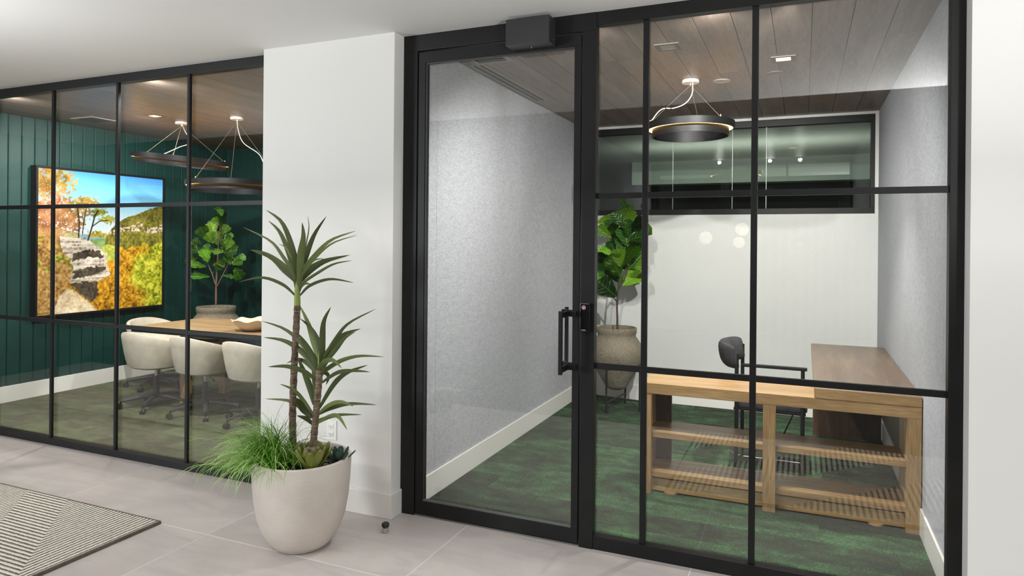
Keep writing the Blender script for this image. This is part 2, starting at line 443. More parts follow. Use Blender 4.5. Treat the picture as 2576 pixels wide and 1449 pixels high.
def inst(src, name, parent, loc, rot=None, scale=None):
    o = bpy.data.objects.new(name, src.data); COL.objects.link(o); o.parent = parent
    o.location = Vector(loc) - ORG.get(parent.name, Vector())
    if rot is not None: o.rotation_euler = rot
    if scale is not None: o.scale = scale
    return o
def inst_mesh(me, name, parent, loc, rot=None, scale=None):
    o = bpy.data.objects.new(name, me); COL.objects.link(o); o.parent = parent
    o.location = Vector(loc) - ORG.get(parent.name, Vector())
    if rot is not None: o.rotation_euler = rot
    if scale is not None: o.scale = scale
    return o
def to_mesh(mb, name, mat, smooth=False):
    me = bpy.data.meshes.new(name); bmesh.ops.recalc_face_normals(mb.bm, faces=mb.bm.faces[:]); mb.bm.to_mesh(me); mb.bm.free()
    if smooth:
        for f in me.polygons: f.use_smooth = True
        me.set_sharp_from_angle(angle=math.radians(40))
    me.materials.append(M[mat]); return me

# ------------------------------------------------------------------ dimensions (metres)
D = 3.475            # front of the glazed partitions
CEIL = 2.84
XO0, XO1 = -2.165, 0.622      # office
XC0, XC1 = -7.20, -3.05       # conference room
YB = 6.97                     # back wall of both rooms
YR0 = 3.56                    # rooms start behind the frame
LX0, LX1, LY0 = -12.2, 6.0, -6.0   # lobby
SOF = 0.97                    # the low lobby ceiling ends here

# ------------------------------------------------------------------ lobby shell
FLE = 1.0
floor = struct('floor', MB().box(LX0, LX1, FLE, YR0, -0.05, -0.0008), 'grout', 'pale grey large-format tile floor of the lobby')
TS = 1.247
for ya, yb in ((FLE, 2.775 - TS), (2.775 - TS, 2.775), (2.775, YR0)):
    tile_me = to_mesh(MB().box(-TS / 2 + 0.0028, TS / 2 - 0.0028, ya + .0028, yb - .0028, -0.008, 0.0, 0.0005), 'floor_tile', 'tile')
    for i in range(-6, 8):
        x = -1.75 + TS * (i - 0.5)
        if LX0 + 0.4 < x < LX1 - 0.4: inst_mesh(tile_me, 'floor_tile', floor, (x, 0, 0))
struct('floor_lounge', MB().box(LX0, LX1, LY0, FLE, -0.05, 0), 'charcoal_wall', 'dark lounge floor behind the viewer')
struct('ceiling', MB().box(LX0, LX1, SOF, D + 0.09, CEIL, CEIL + 0.2), 'ceiling_white', 'smooth white lowered lobby ceiling')
struct('ceiling_upper', MB().box(LX0, LX1, LY0, SOF + 0.1, 3.6, 3.7), 'dark_ceiling', 'higher dark part of the lobby ceiling')
struct('trim_1', MB().box(LX0, LX1, SOF, SOF + 0.1, CEIL + 0.2, 3.6), 'dark_ceiling', 'vertical face above the lowered ceiling edge')
struct('wall_behind', MB().box(LX0, LX1, LY0 - 0.1, LY0, 0, 3.6), 'charcoal_wall', 'grey lobby wall behind the viewer')
struct('wall_lobby_far', MB().box(LX0 - 0.1, LX0, LY0, YR0, 0, 3.6), 'charcoal_wall', 'far left lobby wall')
struct('wall_lobby_left', MB().box(-8.7, -8.6, -2.2, YR0, 0, CEIL).box(-8.7, -8.6, -2.2, SOF, CEIL, 3.6), 'charcoal_wall', 'dark lobby wall at the far left')
struct('wall_lobby_right', MB().box(LX1, LX1 + 0.1, LY0, D, 0, 3.6), 'white_paint', 'far right lobby wall')
# window-like frames added round the two wall fill lights
def fill_frame(name, vertical_plane, a0, a1, z0, z1, label):
    mb = MB()
    for (p0, p1, q0, q1) in ((a0 - .06, a0, z0 - .06, z1 + .06), (a1, a1 + .06, z0 - .06, z1 + .06), (a0, a1, z0 - .06, z0), (a0, a1, z1, z1 + .06)):
        if vertical_plane == 'y': mb.box(p0, p1, LY0, LY0 + 0.07, q0, q1)
        else: mb.box(LX1 - 0.07, LX1, p0, p1, q0, q1)
    return struct(name, mb, 'black_metal', label)
fill_frame('fill_frame_4', 'y', -11.86, -8.54, 0.34, 2.66, 'added black frame round the fill light behind the viewer')
fill_frame('fill_frame_5', 'x', -5.52, -2.28, 0.34, 2.66, 'added wide black frame round the fill light on the right')

# column between the two glazed fronts, with the solid wall behind it
struct('wall_column', MB().box(-3.185, -2.2, 3.37, D + 0.085, 0, CEIL, 0.002), 'white_paint', 'white column between the two glazed fronts')
struct('baseboard_column', MB().box(-3.197, -2.189, 3.357, D, 0, 0.143, 0.003), 'trim_white', 'white baseboard round the column')
struct('wall_right', MB().box(0.642, LX1, 3.37, D + 0.1, 0, CEIL, 0.002), 'white_paint', 'white lobby wall right of the glazed office front')
struct('baseboard_right', MB().box(0.645, LX1, 3.357, 3.37, 0, 0.143, 0.003), 'trim_white', 'white baseboard of the right lobby wall')

# ------------------------------------------------------------------ office + conference shell
def carpet_floor(name, x0, x1, y0, y1, mat, label):
    f = struct(name, MB().box(x0, x1, y0, y1, -0.05, -0.004), 'black_deep', label)
    pw, pl = 0.25, 1.0
    me = {}
    ny = int(math.ceil((y1 - y0) / pw))
    for j in range(ny):
        ya, yb = y0 + j * pw, min(y1, y0 + (j + 1) * pw)
        xs = x0 - ((j * 0.37) % 1.0)
        while xs < x1:
            xa, xb = max(x0, xs), min(x1, xs + pl); xs += pl
            if xb - xa < 0.03 or yb - ya < 0.02: continue
            key = (round(xb - xa, 3), round(yb - ya, 3))
            if key not in me:
                wx, wy = key; me[key] = to_mesh(MB().box(-wx / 2 + .0006, wx / 2 - .0006, -wy / 2 + .0006, wy / 2 - .0006, -0.004, 0.001, 0.0006), 'carpet_plank', mat)
            inst_mesh(me[key], 'carpet_plank', f, ((xa + xb) / 2, (ya + yb) / 2, 0))
    return f
carpet_floor('floor_office', XO0, XO1, YR0, YB, 'carpet', 'mottled green carpet planks of the office')
carpet_floor('floor_conference', XC0, XC1, YR0, YB, 'carpet2', 'olive green carpet planks of the meeting room')
def plank_ceiling(name, x0, x1, y0, y1, label):
    c = struct(name, MB().box(x0, x1, y0, y1, CEIL + 0.014, CEIL + 0.1), 'black_deep', label)
    wd = 0.199; me = {}
    x = -0.165 + math.floor((x0 + 0.165) / wd) * wd
    while x < x1:
        xa, xb = max(x0, x), min(x1, x + wd); x += wd
        if xb - xa < 0.02: continue
        cut = y0 + random.choice((0.9, 1.5, 2.1, 2.7))
        for ya, yb in ((y0, cut), (cut, y1)):
            key = (round(xb - xa, 3), round(yb - ya, 3))
            if key not in me:
                me[key] = to_mesh(MB().box(-key[0] / 2 + .0016, key[0] / 2 - .0016, -key[1] / 2 + .0008, key[1] / 2 - .0008, 0, 0.014, 0.0012), 'ceiling_plank', 'plank')
            inst_mesh(me[key], 'ceiling_plank', c, ((xa + xb) / 2, (ya + yb) / 2, CEIL))
    return c
plank_ceiling('ceiling_office', XO0, XO1, YR0, YB, 'grey-brown wood plank ceiling of the office')
plank_ceiling('ceiling_conference', XC0, XC1, YR0, YB, 'grey-brown wood plank ceiling of the meeting room')

# solid wall between the rooms and office side walls with felt panels
wl = struct('wall_office_left', MB().box(XC1, XO0 - 0.012, D + 0.085, YB, 0, CEIL), 'office_white', 'office left wall clad in grey felt panels')
ys = [YR0, 3.82, 5.18, 6.54, YB]
for a, b in zip(ys, ys[1:]):
    MB().box(XO0 - 0.012, XO0, a + .0012, b - .0012, 0.001, CEIL - .001, 0.0012).build('felt_panel', 'felt', wl)
wr = struct('wall_office_right', MB().box(XO1 + 0.012, XO1 + 0.13, D + 0.1, YB + 0.1, 0, CEIL), 'office_white', 'office right wall clad in grey felt panels')
for a, b in zip(ys, ys[1:]):
    MB().box(XO1, XO1 + 0.012, a + .0012, b - .0012, 0.001, CEIL - .001, 0.0012).build('felt_panel', 'felt', wr)
struct('baseboard_office_left', MB().box(XO0, XO0 + 0.012, YR0, YB, 0, 0.15, 0.002), 'trim_white', 'white baseboard below the left felt wall')
struct('baseboard_office_right', MB().box(XO1 - 0.012, XO1, YR0, YB, 0, 0.15, 0.002), 'trim_white', 'white baseboard below the right felt wall')
struct('baseboard_office_back', MB().box(XO0 + .012, XO1 - .012, YB - 0.012, YB, 0, 0.15, 0.002), 'trim_white', 'white baseboard of the office back wall')
# office back wall with the long high window
CZ0, CZ1, CXR = 1.907, 2.816, 0.594
struct('wall_office_back', MB().box(XO0, XO1 + .01, YB, YB + 0.12, 0, CZ0).box(XO0, XO1 + .01, YB, YB + 0.12, CZ1, CEIL + .1).box(CXR, XO1 + .01, YB, YB + 0.12, CZ0, CZ1),
       'office_white', 'white office back wall below a long high window')
win3 = struct('window_3', MB().box(XO0, CXR, YB + .02, YB + .10, CZ1 - .062, CZ1, .002).box(XO0, CXR, YB + .02, YB + .10, CZ0, CZ0 + .057, .002)
              .box(CXR - .034, CXR, YB + .02, YB + .10, CZ0 + .057, CZ1 - .062, .002), 'black_metal', 'long black framed high window in the office back wall')
js = [XO0, -1.23, -0.65, -0.336, CXR - .034]
for a, b in zip(js, js[1:]):
    MB().box(a + .003, b - .003, YB + .055, YB + .065, CZ0 + .05, CZ1 - .055).build('pane', 'glass_green', win3)
for x in js[1:-1]:
    MB().box(x - .003, x + .003, YB + .053, YB + .067, CZ0 + .056, CZ1 - .061).build('joint_glint', 'joint_pale', win3)  # some of these pale joint lines stand in for reflections
# room seen through the high window
struct('floor_beyond', MB().box(-6, 4, YB + .12, 13, -0.05, 0), 'dark_wall', 'floor of the space beyond the high window')
struct('ceiling_beyond', MB().box(-6, 4, YB + .12, 13, CEIL, CEIL + .1), 'white_paint', 'ceiling beyond the high window')
struct('wall_beyond', MB().box(-6, 4, 12.9, 13, 0, CEIL), 'dark_wall', 'far wall beyond the high window')
struct('wall_beyond_left', MB().box(-3.3, -3.2, YB + .12, 13, 0, CEIL), 'charcoal_metal', 'dark left wall beyond the high window')
struct('wall_beyond_right', MB().box(1.6, 1.7, YB + .12, 13, 0, CEIL), 'dark_wall', 'right wall beyond the high window')
struct('trim_2', MB().box(-2.4, 1.6, 10.2, 10.5, 2.50, CEIL), 'ceiling_white', 'white ceiling beam beyond the high window')

area('beyond_fill', (-0.6, 8.6, 2.2), (0, .3, 1), 2.5, .3, 14, (1, .97, .92))  # unseen light added to brighten the ceiling beyond the window
# conference walls of upright boards
def board_wall(name, axis, a0, a1, fixed, thick, label):
    if axis == 'y': o = struct(name, MB().box(fixed - 0.12, fixed - thick, a0, a1, 0, CEIL), 'black_deep', label)
    else: o = struct(name, MB().box(a0, a1, fixed + thick, fixed + 0.12, 0, CEIL), 'black_deep', label)
    n = int(round((a1 - a0) / 0.125)); wdt = (a1 - a0) / n
    # one board: flat face with a small raised bead along one edge
    mb = MB().box(-wdt / 2 + .003, wdt / 2 - .003, -thick, 0, .14, CEIL - .001, .003).box(wdt / 2 - .022, wdt / 2 - .006, 0, .006, .14, CEIL - .001, .0025)
    if axis == 'x': bmesh.ops.rotate(mb.bm, verts=mb.bm.verts, cent=(0, 0, 0), matrix=Matrix.Rotation(PI, 3, 'Z'))
    else: bmesh.ops.rotate(mb.bm, verts=mb.bm.verts, cent=(0, 0, 0), matrix=Matrix.Rotation(-PI / 2, 3, 'Z'))
    me = to_mesh(mb, 'wall_board', 'green_board')
    for i in range(n):
        c = a0 + wdt * (i + .5)
        inst_mesh(me, 'wall_board', o, (fixed, c, 0) if axis == 'y' else (c, fixed, 0))
    return o
board_wall('wall_conference_left', 'y', YR0, YB, XC0, 0.014, 'dark green wall of upright boards behind the picture')
board_wall('wall_conference_back', 'x', XC0, XC1, YB, 0.014, 'dark green back wall of upright boards in the meeting room')
struct('baseboard_conference_left', MB().box(XC0 - .01, XC0 + .014, YR0, YB, 0, 0.16, .002), 'trim_white', 'white baseboard below the dark green left wall')
struct('baseboard_conference_back', MB().box(XC0, XC1, YB - .014, YB + .01, 0, 0.16, .002), 'trim_white', 'white baseboard below the dark green back wall')
struct('wall_conference_front', MB().box(LX0, XC0 - .12, YR0, YR0 + .1, 0, CEIL), 'dark_wall', 'wall continuing left of the meeting room')

# ------------------------------------------------------------------ glazed fronts
FD = 0.06
def bar(name, parent, x0, x1, z0, z1, y0=D, y1=D + FD, mat='black_metal', bev=.002):
    return MB().box(x0, x1, y0, y1, z0, z1, bev).build(name, mat, parent)
def front(name, xs, x0, x1, zs, base_h, top_h, mat, label, mw):
    f = struct(name, MB().box(x0, x1, D, D + FD, 0, base_h, .002).box(x0, x1, D, D + FD, CEIL - top_h, CEIL, .002), 'black_metal', label)
    for x in xs: bar('mullion', f, x - mw, x + mw, base_h, CEIL - top_h, D + .012, D + .034, bev=.0015)
    edges = [x0] + list(xs) + [x1]
    for a, b in zip(edges, edges[1:]):
        aa = a + (mw if a in xs else 0); bb = b - (mw if b in xs else 0)
        for z in zs: bar('glazing_bar', f, aa, bb, z - .015, z + .015, D + .013, D + .034, bev=.0015)
        lv = [base_h] + list(zs) + [CEIL - top_h]
        for z0, z1 in zip(lv, lv[1:]):
            MB().box(aa - .006, bb + .006, D + .0345, D + .0425, z0 - .006 + (.006 if z0 in zs else 0), z1 + .006 - (.006 if z1 in zs else 0)).build('pane', mat, f)
    return f
front('window_1', (-6.90, -6.165, -5.435, -4.70, -3.975), -7.2, -3.18, (1.868, 0.967), 0.052, 0.063, 'glass_dark', 'black framed glazed front of the meeting room', .0115)
w2 = front('window_2', (-0.752, -0.221), -1.012, 0.585, (1.868, 0.967), 0.07, 0.068, 'glass', 'black framed glazed front of the office right of the door', .015)
bar('end_post', w2, 0.585, 0.643, 0, CEIL)
# door frame
d = struct('door_1', MB().box(-2.2, -1.012, D - .004, D + .05, 2.745, CEIL, .003), 'black_metal', 'black steel and glass office door with its frame')
bar('door_jamb', d, -2.2, -2.105, 0, 2.745, D - .004, D + .05)
bar('door_jamb', d, -1.088, -1.012, 0, 2.745, D - .004, D + .05)
bar('threshold', d, -2.105, -1.088, 0, .008, D, D + .1, 'grey_metal', .001)
LX, RX = -2.097, -1.096
lf = MB().box(LX, RX, D - .002, D + .046, 2.672, 2.735, .002).build('top_rail', 'black_metal', d)
MB().box(LX, RX, D - .002, D + .046, .014, .09, .002).build('bottom_rail', 'black_metal', d)
MB().box(LX, LX + .046, D - .002, D + .046, .09, 2.672, .002).build('door_stile', 'black_metal', d)
MB().box(RX - .038, RX, D - .002, D + .046, .09, 2.672, .002).build('door_stile', 'black_metal', d)
MB().box(LX + .04, RX - .03, D + .018, D + .026, .084, 2.678).build('pane', 'glass', d)
for x0, x1, z0, z1 in ((LX + .046, RX - .038, .09, .102), (LX + .046, RX - .038, 2.66, 2.672)):
    MB().box(x0, x1, D + .002, D + .018, z0, z1, .002).build('glazing_bead', 'bead_lit' if z0 < 1 else 'charcoal_metal', d)  # bottom bead coloured paler, light falling on it put into the colour
MB().box(LX + .046, LX + .056, D + .002, D + .018, .102, 2.66, .002).build('glazing_bead', 'charcoal_metal', d)
# pull handles on both faces
for hx, b0, fy0, fy1 in ((-1.158, 3.345, D - .012, D - .002), (-1.205, 3.585, D + .046, D + .056)):
    h = MB().box(hx - .010, hx + .010, b0, b0 + .016, .93, 1.262, .002).build('pull_handle', 'black_metal', d)
    ya, yb = (b0 + .014, fy1) if b0 < D else (fy0, b0 + .002)
    for z in (.953, 1.239):
        MB().box(hx - .006, hx + .006, ya, yb, z - .015, z + .015, .0015).build('handle_arm', 'black_metal', h)
        MB().box(hx - .006, RX - .012, fy0, fy1, z - .015, z + .015, .0015).build('handle_foot', 'black_metal', h)

box = thing('door_operator', 'black rectangular door opener box on the frame above the glass door', 'door opener', (-1.364, 3.42, 2.68))
MB().box(-1.49, -1.24, 3.365, D - .005, 2.68, 2.822, .003).build('housing', 'charcoal_metal', box)
for x, y in ((-1.37, 3.44), ): MB().cyl((x, y), .005, 2.676, 2.681, 10).build('screw', 'chrome', box)
mb = MB(); mb.lathe([(.006, 0), (.006, .004)], n=10); bmesh.ops.rotate(mb.bm, verts=mb.bm.verts, cent=(0, 0, 0), matrix=Matrix.Rotation(PI / 2, 3, 'Y')); bmesh.ops.translate(mb.bm, verts=mb.bm.verts, vec=(-1.241, 3.445, 2.71))
mb.build('screw', 'chrome', box)

rd = thing('card_reader', 'slim black card reader with round pale emblem on the door post', 'card reader', (-1.056, D - .012, 1.146))
MB().box(-1.085, -1.03, D - .026, D - .004, 1.148, 1.30, .004).build('case', 'reader_black', rd)
def disc_y(x, z, y, r0, r1, n=24):
    mb = MB(); mb.ring((0, 0, 0), r0, r1, 0, .0012, n, Matrix.Rotation(PI / 2, 3, 'X'))
    bmesh.ops.translate(mb.bm, verts=mb.bm.verts, vec=(x, y, z)); return mb
disc_y(-1.063, 1.277, D - .026, .0075, .0105).build('emblem_ring', 'reader_mark', rd)
mb = disc_y(-1.063, 1.277, D - .026, .0005, .004, 12); mb.box(-1.065, -1.0612, D - .0272, D - .026, 1.268, 1.275); mb.build('emblem_mark', 'reader_mark', rd)
mb = MB()
for i, (dx, wd) in enumerate(((0, .004), (.0055, .003), (.010, .0045), (.0155, .003), (.0195, .0035))):
    mb.box(-1.075 + dx, -1.075 + dx + wd, D - .0268, D - .026, 1.156, 1.160)
mb.build('lettering', 'reader_mark', rd)

# ------------------------------------------------------------------ office ceiling fittings
sl = thing('slot_diffuser', 'long grey two-slot air diffuser along the office ceiling edge', 'air vent', (-2.08, 4.82, CEIL))
MB().box(-2.135, -2.02, 4.19, 5.45, CEIL - .006, CEIL - .0005, .001).build('frame', 'vent_grey', sl)
for x in (-2.108, -2.063): MB().box(x, x + .022, 4.21, 5.43, CEIL - .0085, CEIL - .0062).build('slot', 'vent_dark', sl)
sg = thing('supply_grille', 'short dark ceiling grille just inside the glass door', 'air vent', (-1.93, 4.12, CEIL))
MB().box(-2.06, -1.79, 4.05, 4.19, CEIL - .006, CEIL - .0005, .001).build('frame', 'vent_grey', sg)
MB().box(-2.035, -1.83, 4.085, 4.155, CEIL - .0085, CEIL - .0062).build('slot', 'vent_dark', sg)

def spot(name, loc, target, power, size=0.09, color=(1, .93, .82), angle=130, blend=.8):
    l = bpy.data.lights.new(name, 'SPOT'); l.energy = power; l.color = color; l.spot_size = math.radians(angle); l.spot_blend = blend; l.shadow_soft_size = size
    o = bpy.data.objects.new(name, l); COL.objects.link(o); o.location = loc
    o.rotation_euler = (Vector(target) - Vector(loc)).to_track_quat('-Z', 'Y').to_euler()
def downlight(x, y, lit, label, power, target, sx=.075, sy=.075, ang=150):
    if y < 3.7: sx = sy = .048
    t = thing('downlight', label, 'ceiling light', (x, y, CEIL), 0, 'recessed square downlights')
    mb = MB()
    for (a0, a1, b0, b1) in ((-sx, sx, sy - .03, sy), (-sx, sx, -sy, -sy + .03), (-sx, -sx + .03, -sy + .03, sy - .03), (sx - .03, sx, -sy + .03, sy - .03)):
        mb.box(x + a0, x + a1, y + b0, y + b1, CEIL - .006, CEIL - .0005, .001)
    mb.build('trim_plate', 'speaker_grey', t)
    MB().box(x - sx + .03, x + sx - .03, y - sy + .03, y + sy - .03, CEIL - .004, CEIL - .0005).build('lamp_aperture', 'lamp_glow' if lit else 'vent_grey', t)
    if power: spot('downlight_beam', (x, y, CEIL - .02), target, power, .022, (1, .98, .95), ang)
downlight(-0.13, 4.80, True, 'glowing square downlight beside the round speaker in the office ceiling', 230, (-0.25, 5.1, 0), ang=85)
downlight(-0.78, 4.25, False, 'unlit square downlight in the office ceiling near the glass front', 0, (-2.1, 4.6, .6))
downlight(-1.15, 3.61, True, 'added square downlight, unseen over the office door', 175, (-1.1, 5.4, 0.0))  # added out of sight with the next two, to brighten the office
downlight(-0.45, 3.61, True, 'added square downlight, unseen behind the office front top rail', 125, (-0.6, 5.6, .3))
downlight(-0.05, 3.61, True, 'added square downlight, unseen above the end pane of the office', 400, (-0.7, 6.9, 1.0), ang=75)
for x, y, lab, mt in ((-0.189, 5.18, 'small round grey speaker in the office ceiling below the lit downlight', 'speaker_grey'), (-0.572, 5.287, 'flat round wood-toned cover in the office ceiling right of the ring lamp', 'vent_grey')):
    s_ = thing('ceiling_speaker', lab, 'speaker', (x, y, CEIL), 0, 'round ceiling discs')
    MB().ring((x, y, 0), .052, .062, CEIL - .006, CEIL - .0005, 32).build('rim', mt, s_)
    MB().cyl((x, y), .052, CEIL - .004, CEIL - .0005, 32).build('grille', mt, s_)

def pendant(name, label, x, y, r, ztop, zmid, zbot, tilt, cord, cord_seed, glow_power, hang=3, a0=0.0):
    t = thing(name, label, 'pendant lamp', (x, y, CEIL), 0, 'black ring pendant lamps')
    rot = Matrix.Rotation(tilt, 3, 'Y'); c = (x, y, 0)
    zc = zmid
    MB().ring((x, y, zc), r - .012, r, 0, ztop - zmid, 72, rot).build('outer_ring', 'ring_black', t, True)
    MB().ring((x, y, zc), r - .048, r - .04, zbot - zmid, ztop - zmid - .012, 72, rot).build('inner_ring', 'ring_black', t, True)
    MB().ring((x, y, zc), r - .04, r - .012, .003, ztop - zmid - .012, 72, rot).build('light_strip', 'ring_glow', t)
    MB().cyl((x, y), .062, CEIL - .026, CEIL - .0005, 32, .004).build('canopy', 'canopy_white', t, True)
    ends = []
    for k in range(3):
        a = a0 + k * 2 * PI / 3
        e = rot @ Vector(((r - .02) * math.cos(a), (r - .02) * math.sin(a), ztop - zmid)) + Vector((x, y, zc))
        ends.append(e)
        MB().tube([(x, y, CEIL - .04), e], .0016, 6).build('suspension_cable', 'cable_brass', t)
        MB().cyl((e.x, e.y), .005, e.z - .004, e.z + .018, 10).build('cable_clip', 'cable_brass', t)
    MB().cyl((x, y), .008, CEIL - .042, CEIL - .024, 12).build('cable_hub', 'cable_brass', t)
    pts = [Vector(p) for p in cord(ends)]
    sm = []
    for i in range(len(pts) - 1):
        p0, p1, p2, p3 = pts[max(i - 1, 0)], pts[i], pts[i + 1], pts[min(i + 2, len(pts) - 1)]
        for q in range(6):
            u = q / 6
            sm.append(0.5 * ((2 * p1) + (p2 - p0) * u + (2 * p0 - 5 * p1 + 4 * p2 - p3) * u * u + (3 * p1 - p0 - 3 * p2 + p3) * u ** 3))
    sm.append(pts[-1])
    MB().tube(sm, .0042, 8).build('power_cord', 'cord_white', t, True)
    return t
px_, py_ = -0.783, 5.179
def cord_office(e):
    left = min(e, key=lambda p: p.dot(RT))
    pp = [(1747, 208), (1741, 236), (1724, 260), (1695, 272), (1670, 273), (1655, 283)]
    return [(px_ + .02, py_ - .03, CEIL - .02)] + [tuple(ony(a, b, py_ - .05)) for a, b in pp[1:]] + [tuple(left)]
pendant('ring_pendant', 'black ring pendant lamp with warm glowing edge in the office', px_, py_,   .318, 2.518, 2.468, 2.415, 0, cord_office, 1, 0, a0=math.radians(203))
def cord_c1(e):
    q = max(e, key=lambda p: p.dot(RT))
    return [(-5.19, 5.14, CEIL - .02), (-5.17, 5.13, 2.72), (-5.10, 5.13, 2.58), (-4.90, 5.13, 2.46), (-4.82, 5.14, 2.34), tuple(q)]
pendant('ring_pendant', 'black ring pendant lamp hanging nearest the white column in the meeting room', -5.199, 5.143, .47, 2.195, 2.145, 2.10, 0, cord_c1, 2, 0, a0=math.radians(23))
def cord_c2(e):
    q = max(e, key=lambda p: p.dot(RT))
    return [(-5.95, 5.14, CEIL - .02), (-5.90, 5.13, 2.75), (-5.82, 5.13, 2.62), (-5.77, 4.95, 2.54), (-5.74, 4.757, 2.450)]
pendant('ring_pendant', 'tilted black ring pendant lamp left of the other one in the meeting room', -5.96, 5.147, .473, 2.475, 2.425, 2.38, math.radians(6), cord_c2, 3, 0, a0=math.radians(190))
downlight(-5.906, 4.787, True, 'glowing square downlight near the tilted ring lamp in the meeting room', 150, (-6.9, 5.0, .9))
downlight(-6.3, 3.61, True, 'added square downlight, unseen behind the meeting room front, left one', 130, (-6.9, 5.2, .9))  # this and the next one added out of sight to light the room
downlight(-4.6, 3.61, True, 'added square downlight, unseen behind the meeting room front, middle one', 320, (-5.0, 5.2, .6))
downlight(-4.3, 5.9, True, 'square downlight over the far side of the meeting table', 120, (-5.6, 6.0, .6))
cv = thing('ceiling_grille', 'square dark air grille in the meeting room ceiling', 'air vent', (-6.7, 4.72, CEIL))
MB().box(-6.86, -6.54, 4.58, 4.86, CEIL - .006, CEIL - .0005, .001).build('frame', 'vent_grey', cv)
MB().box(-6.83, -6.57, 4.61, 4.83, CEIL - .0085, CEIL - .0062).build('slot', 'vent_dark', cv)

# ------------------------------------------------------------------ office furniture
cr = thing('credenza', 'light oak open shelf unit with two bays behind the office glass', 'shelf unit', (-0.165, 4.56, 0))
Y0, Y1 = 4.395, 4.735
MB().box(-.965, .617, Y0, Y1, .648, .715, .002).build('top', 'oak', cr)
MB().box(-.965, -.925, Y0 + .002, Y1 - .002, 0, .648, .002).build('side_panel', 'oak_v', cr)
MB().box(-.925, -.895, Y0 + .004, Y0 + .05, 0, .648, .002).build('front_stile', 'oak_v', cr)
MB().box(-.925, -.82, Y1 - .03, Y1 - .004, 0, .648, .002).build('back_stile', 'oak_dark', cr)
MB().box(-.217, -.145, Y0 + .001, Y0 + .045, 0, .648, .002).build('front_stile', 'oak_v', cr)
MB().box(.545, .617, Y0 + .001, Y1 - .002, 0, .648, .002).build('side_panel', 'oak_v', cr)
for xa, xb in ((-.925, -.181), (-.181, .545)):
    for z in (.362, .105):
        MB().box(xa, xb, Y0 + .03, Y1 - .006, z, z + .034, .0015).build('shelf', 'oak', cr)
    MB().box(xa, xb, Y0 + .05, Y0 + .075, .012, .092, .0015).build('plinth', 'oak', cr)
MB().cyl((-.78, 4.47), .045, 0, .012, 24).build('foot', 'oak', cr)
MB().cyl((.40, 4.47), .045, 0, .012, 24).build('foot', 'oak', cr)

dk = thing('desk', 'oak desk with darkened top running back along the grey felt wall', 'desk', (.345, 5.38, 0))
MB().box(.07, .617, Y0, 6.38, .716, .772, .002).build('desk_top', 'oak_view_dark', dk)
MB().box(.07, .617, Y0 - .003, Y0 - .0002, .716, .772, .0008).build('pale_edge', 'oak', dk)  # thin strips added so the edges keep the paler, undarkened oak
MB().box(.067, .0698, Y0, 6.38, .716, .772, .0008).build('pale_edge', 'oak_v', dk)
MB().box(.085, .60, 6.33, 6.37, 0, .716, .002).build('end_panel', 'oak_dark', dk)
MB().box(.56, .60, 4.76, 6.33, .30, .716, .002).build('modesty_panel', 'oak_dark', dk)

ch = thing('office_chair', 'black steel armchair with dark grey padded back behind the oak shelf unit', 'chair', (-.2, 5.2, 0))
xb_, xf_ = -.418, .004
for yy in (4.95, 5.45):
    MB().tube([(xb_, yy, .012), (xb_, yy, .86)], .0135, 12).build('back_leg', 'black_metal', ch, True)
    MB().tube([(xf_, yy, .012), (xf_, yy, .70)], .0135, 12).build('front_leg', 'black_metal', ch, True)
    MB().box(xb_ - .01, xf_ + .03, yy - .017, yy + .017, .688, .712, .006).build('armrest', 'black_metal', ch)
    MB().tube([(xb_ - .10, yy + .06, .02), (xb_ - .05, yy + .02, .012), (xb_, yy, .008), (xf_, yy, .008), (xf_ + .02, yy + .03, .008)], .006, 8).build('floor_runner', 'chrome', ch, True)
MB().box(xb_ - .02, xf_ + .02, 4.955, 5.445, .468, .484, .004).build('seat_frame', 'black_metal', ch)
MB().box(xb_ - .01, xf_ + .03, 4.97, 5.43, .484, .528, .016).build('seat_cushion', 'grey_fabric', ch, True)
MB().tube([(xf_ - .02, 5.44, .47), (-.16, 5.44, .12)], .006, 8).build('brace', 'charcoal_metal', ch, True)
# curved back pad that wraps round the two back posts
mb = MB(); nseg, ncr = 20, 16; rings = []
for i in range(nseg + 1):
    u = i / nseg * 2 - 1
    yc = 5.2 + .265 * u; xc = -.515 + .095 * abs(u) ** 2.2
    e = max(.05, (1 - abs(u) ** 6)) ** .5
    tx = Vector((.095 * 2.2 * abs(u) ** 1.2 * (1 if u > 0 else -1), .265, 0)).normalized()
    nrm = Vector((tx.y, -tx.x, 0))
    ring = []
    for k in range(ncr):
        a = 2 * PI * k / ncr
        ca, sa = math.cos(a), math.sin(a)
        rx = .047 * math.copysign(abs(ca) ** .8, ca) * e; rz = .088 * math.copysign(abs(sa) ** .8, sa) * (.72 + .28 * e)
        ring.append(mb.bm.verts.new(Vector((xc, yc, .832 + rz)) + nrm * (rx - .02 * sa)))
    rings.append(ring)
for A, B in zip(rings, rings[1:]):
    for k in range(ncr): mb.bm.faces.new((A[k], A[(k + 1) % ncr], B[(k + 1) % ncr], B[k]))
mb.bm.faces.new(rings[0][::-1]); mb.bm.faces.new(rings[-1])
mb.build('backrest', 'grey_fabric', ch, True)

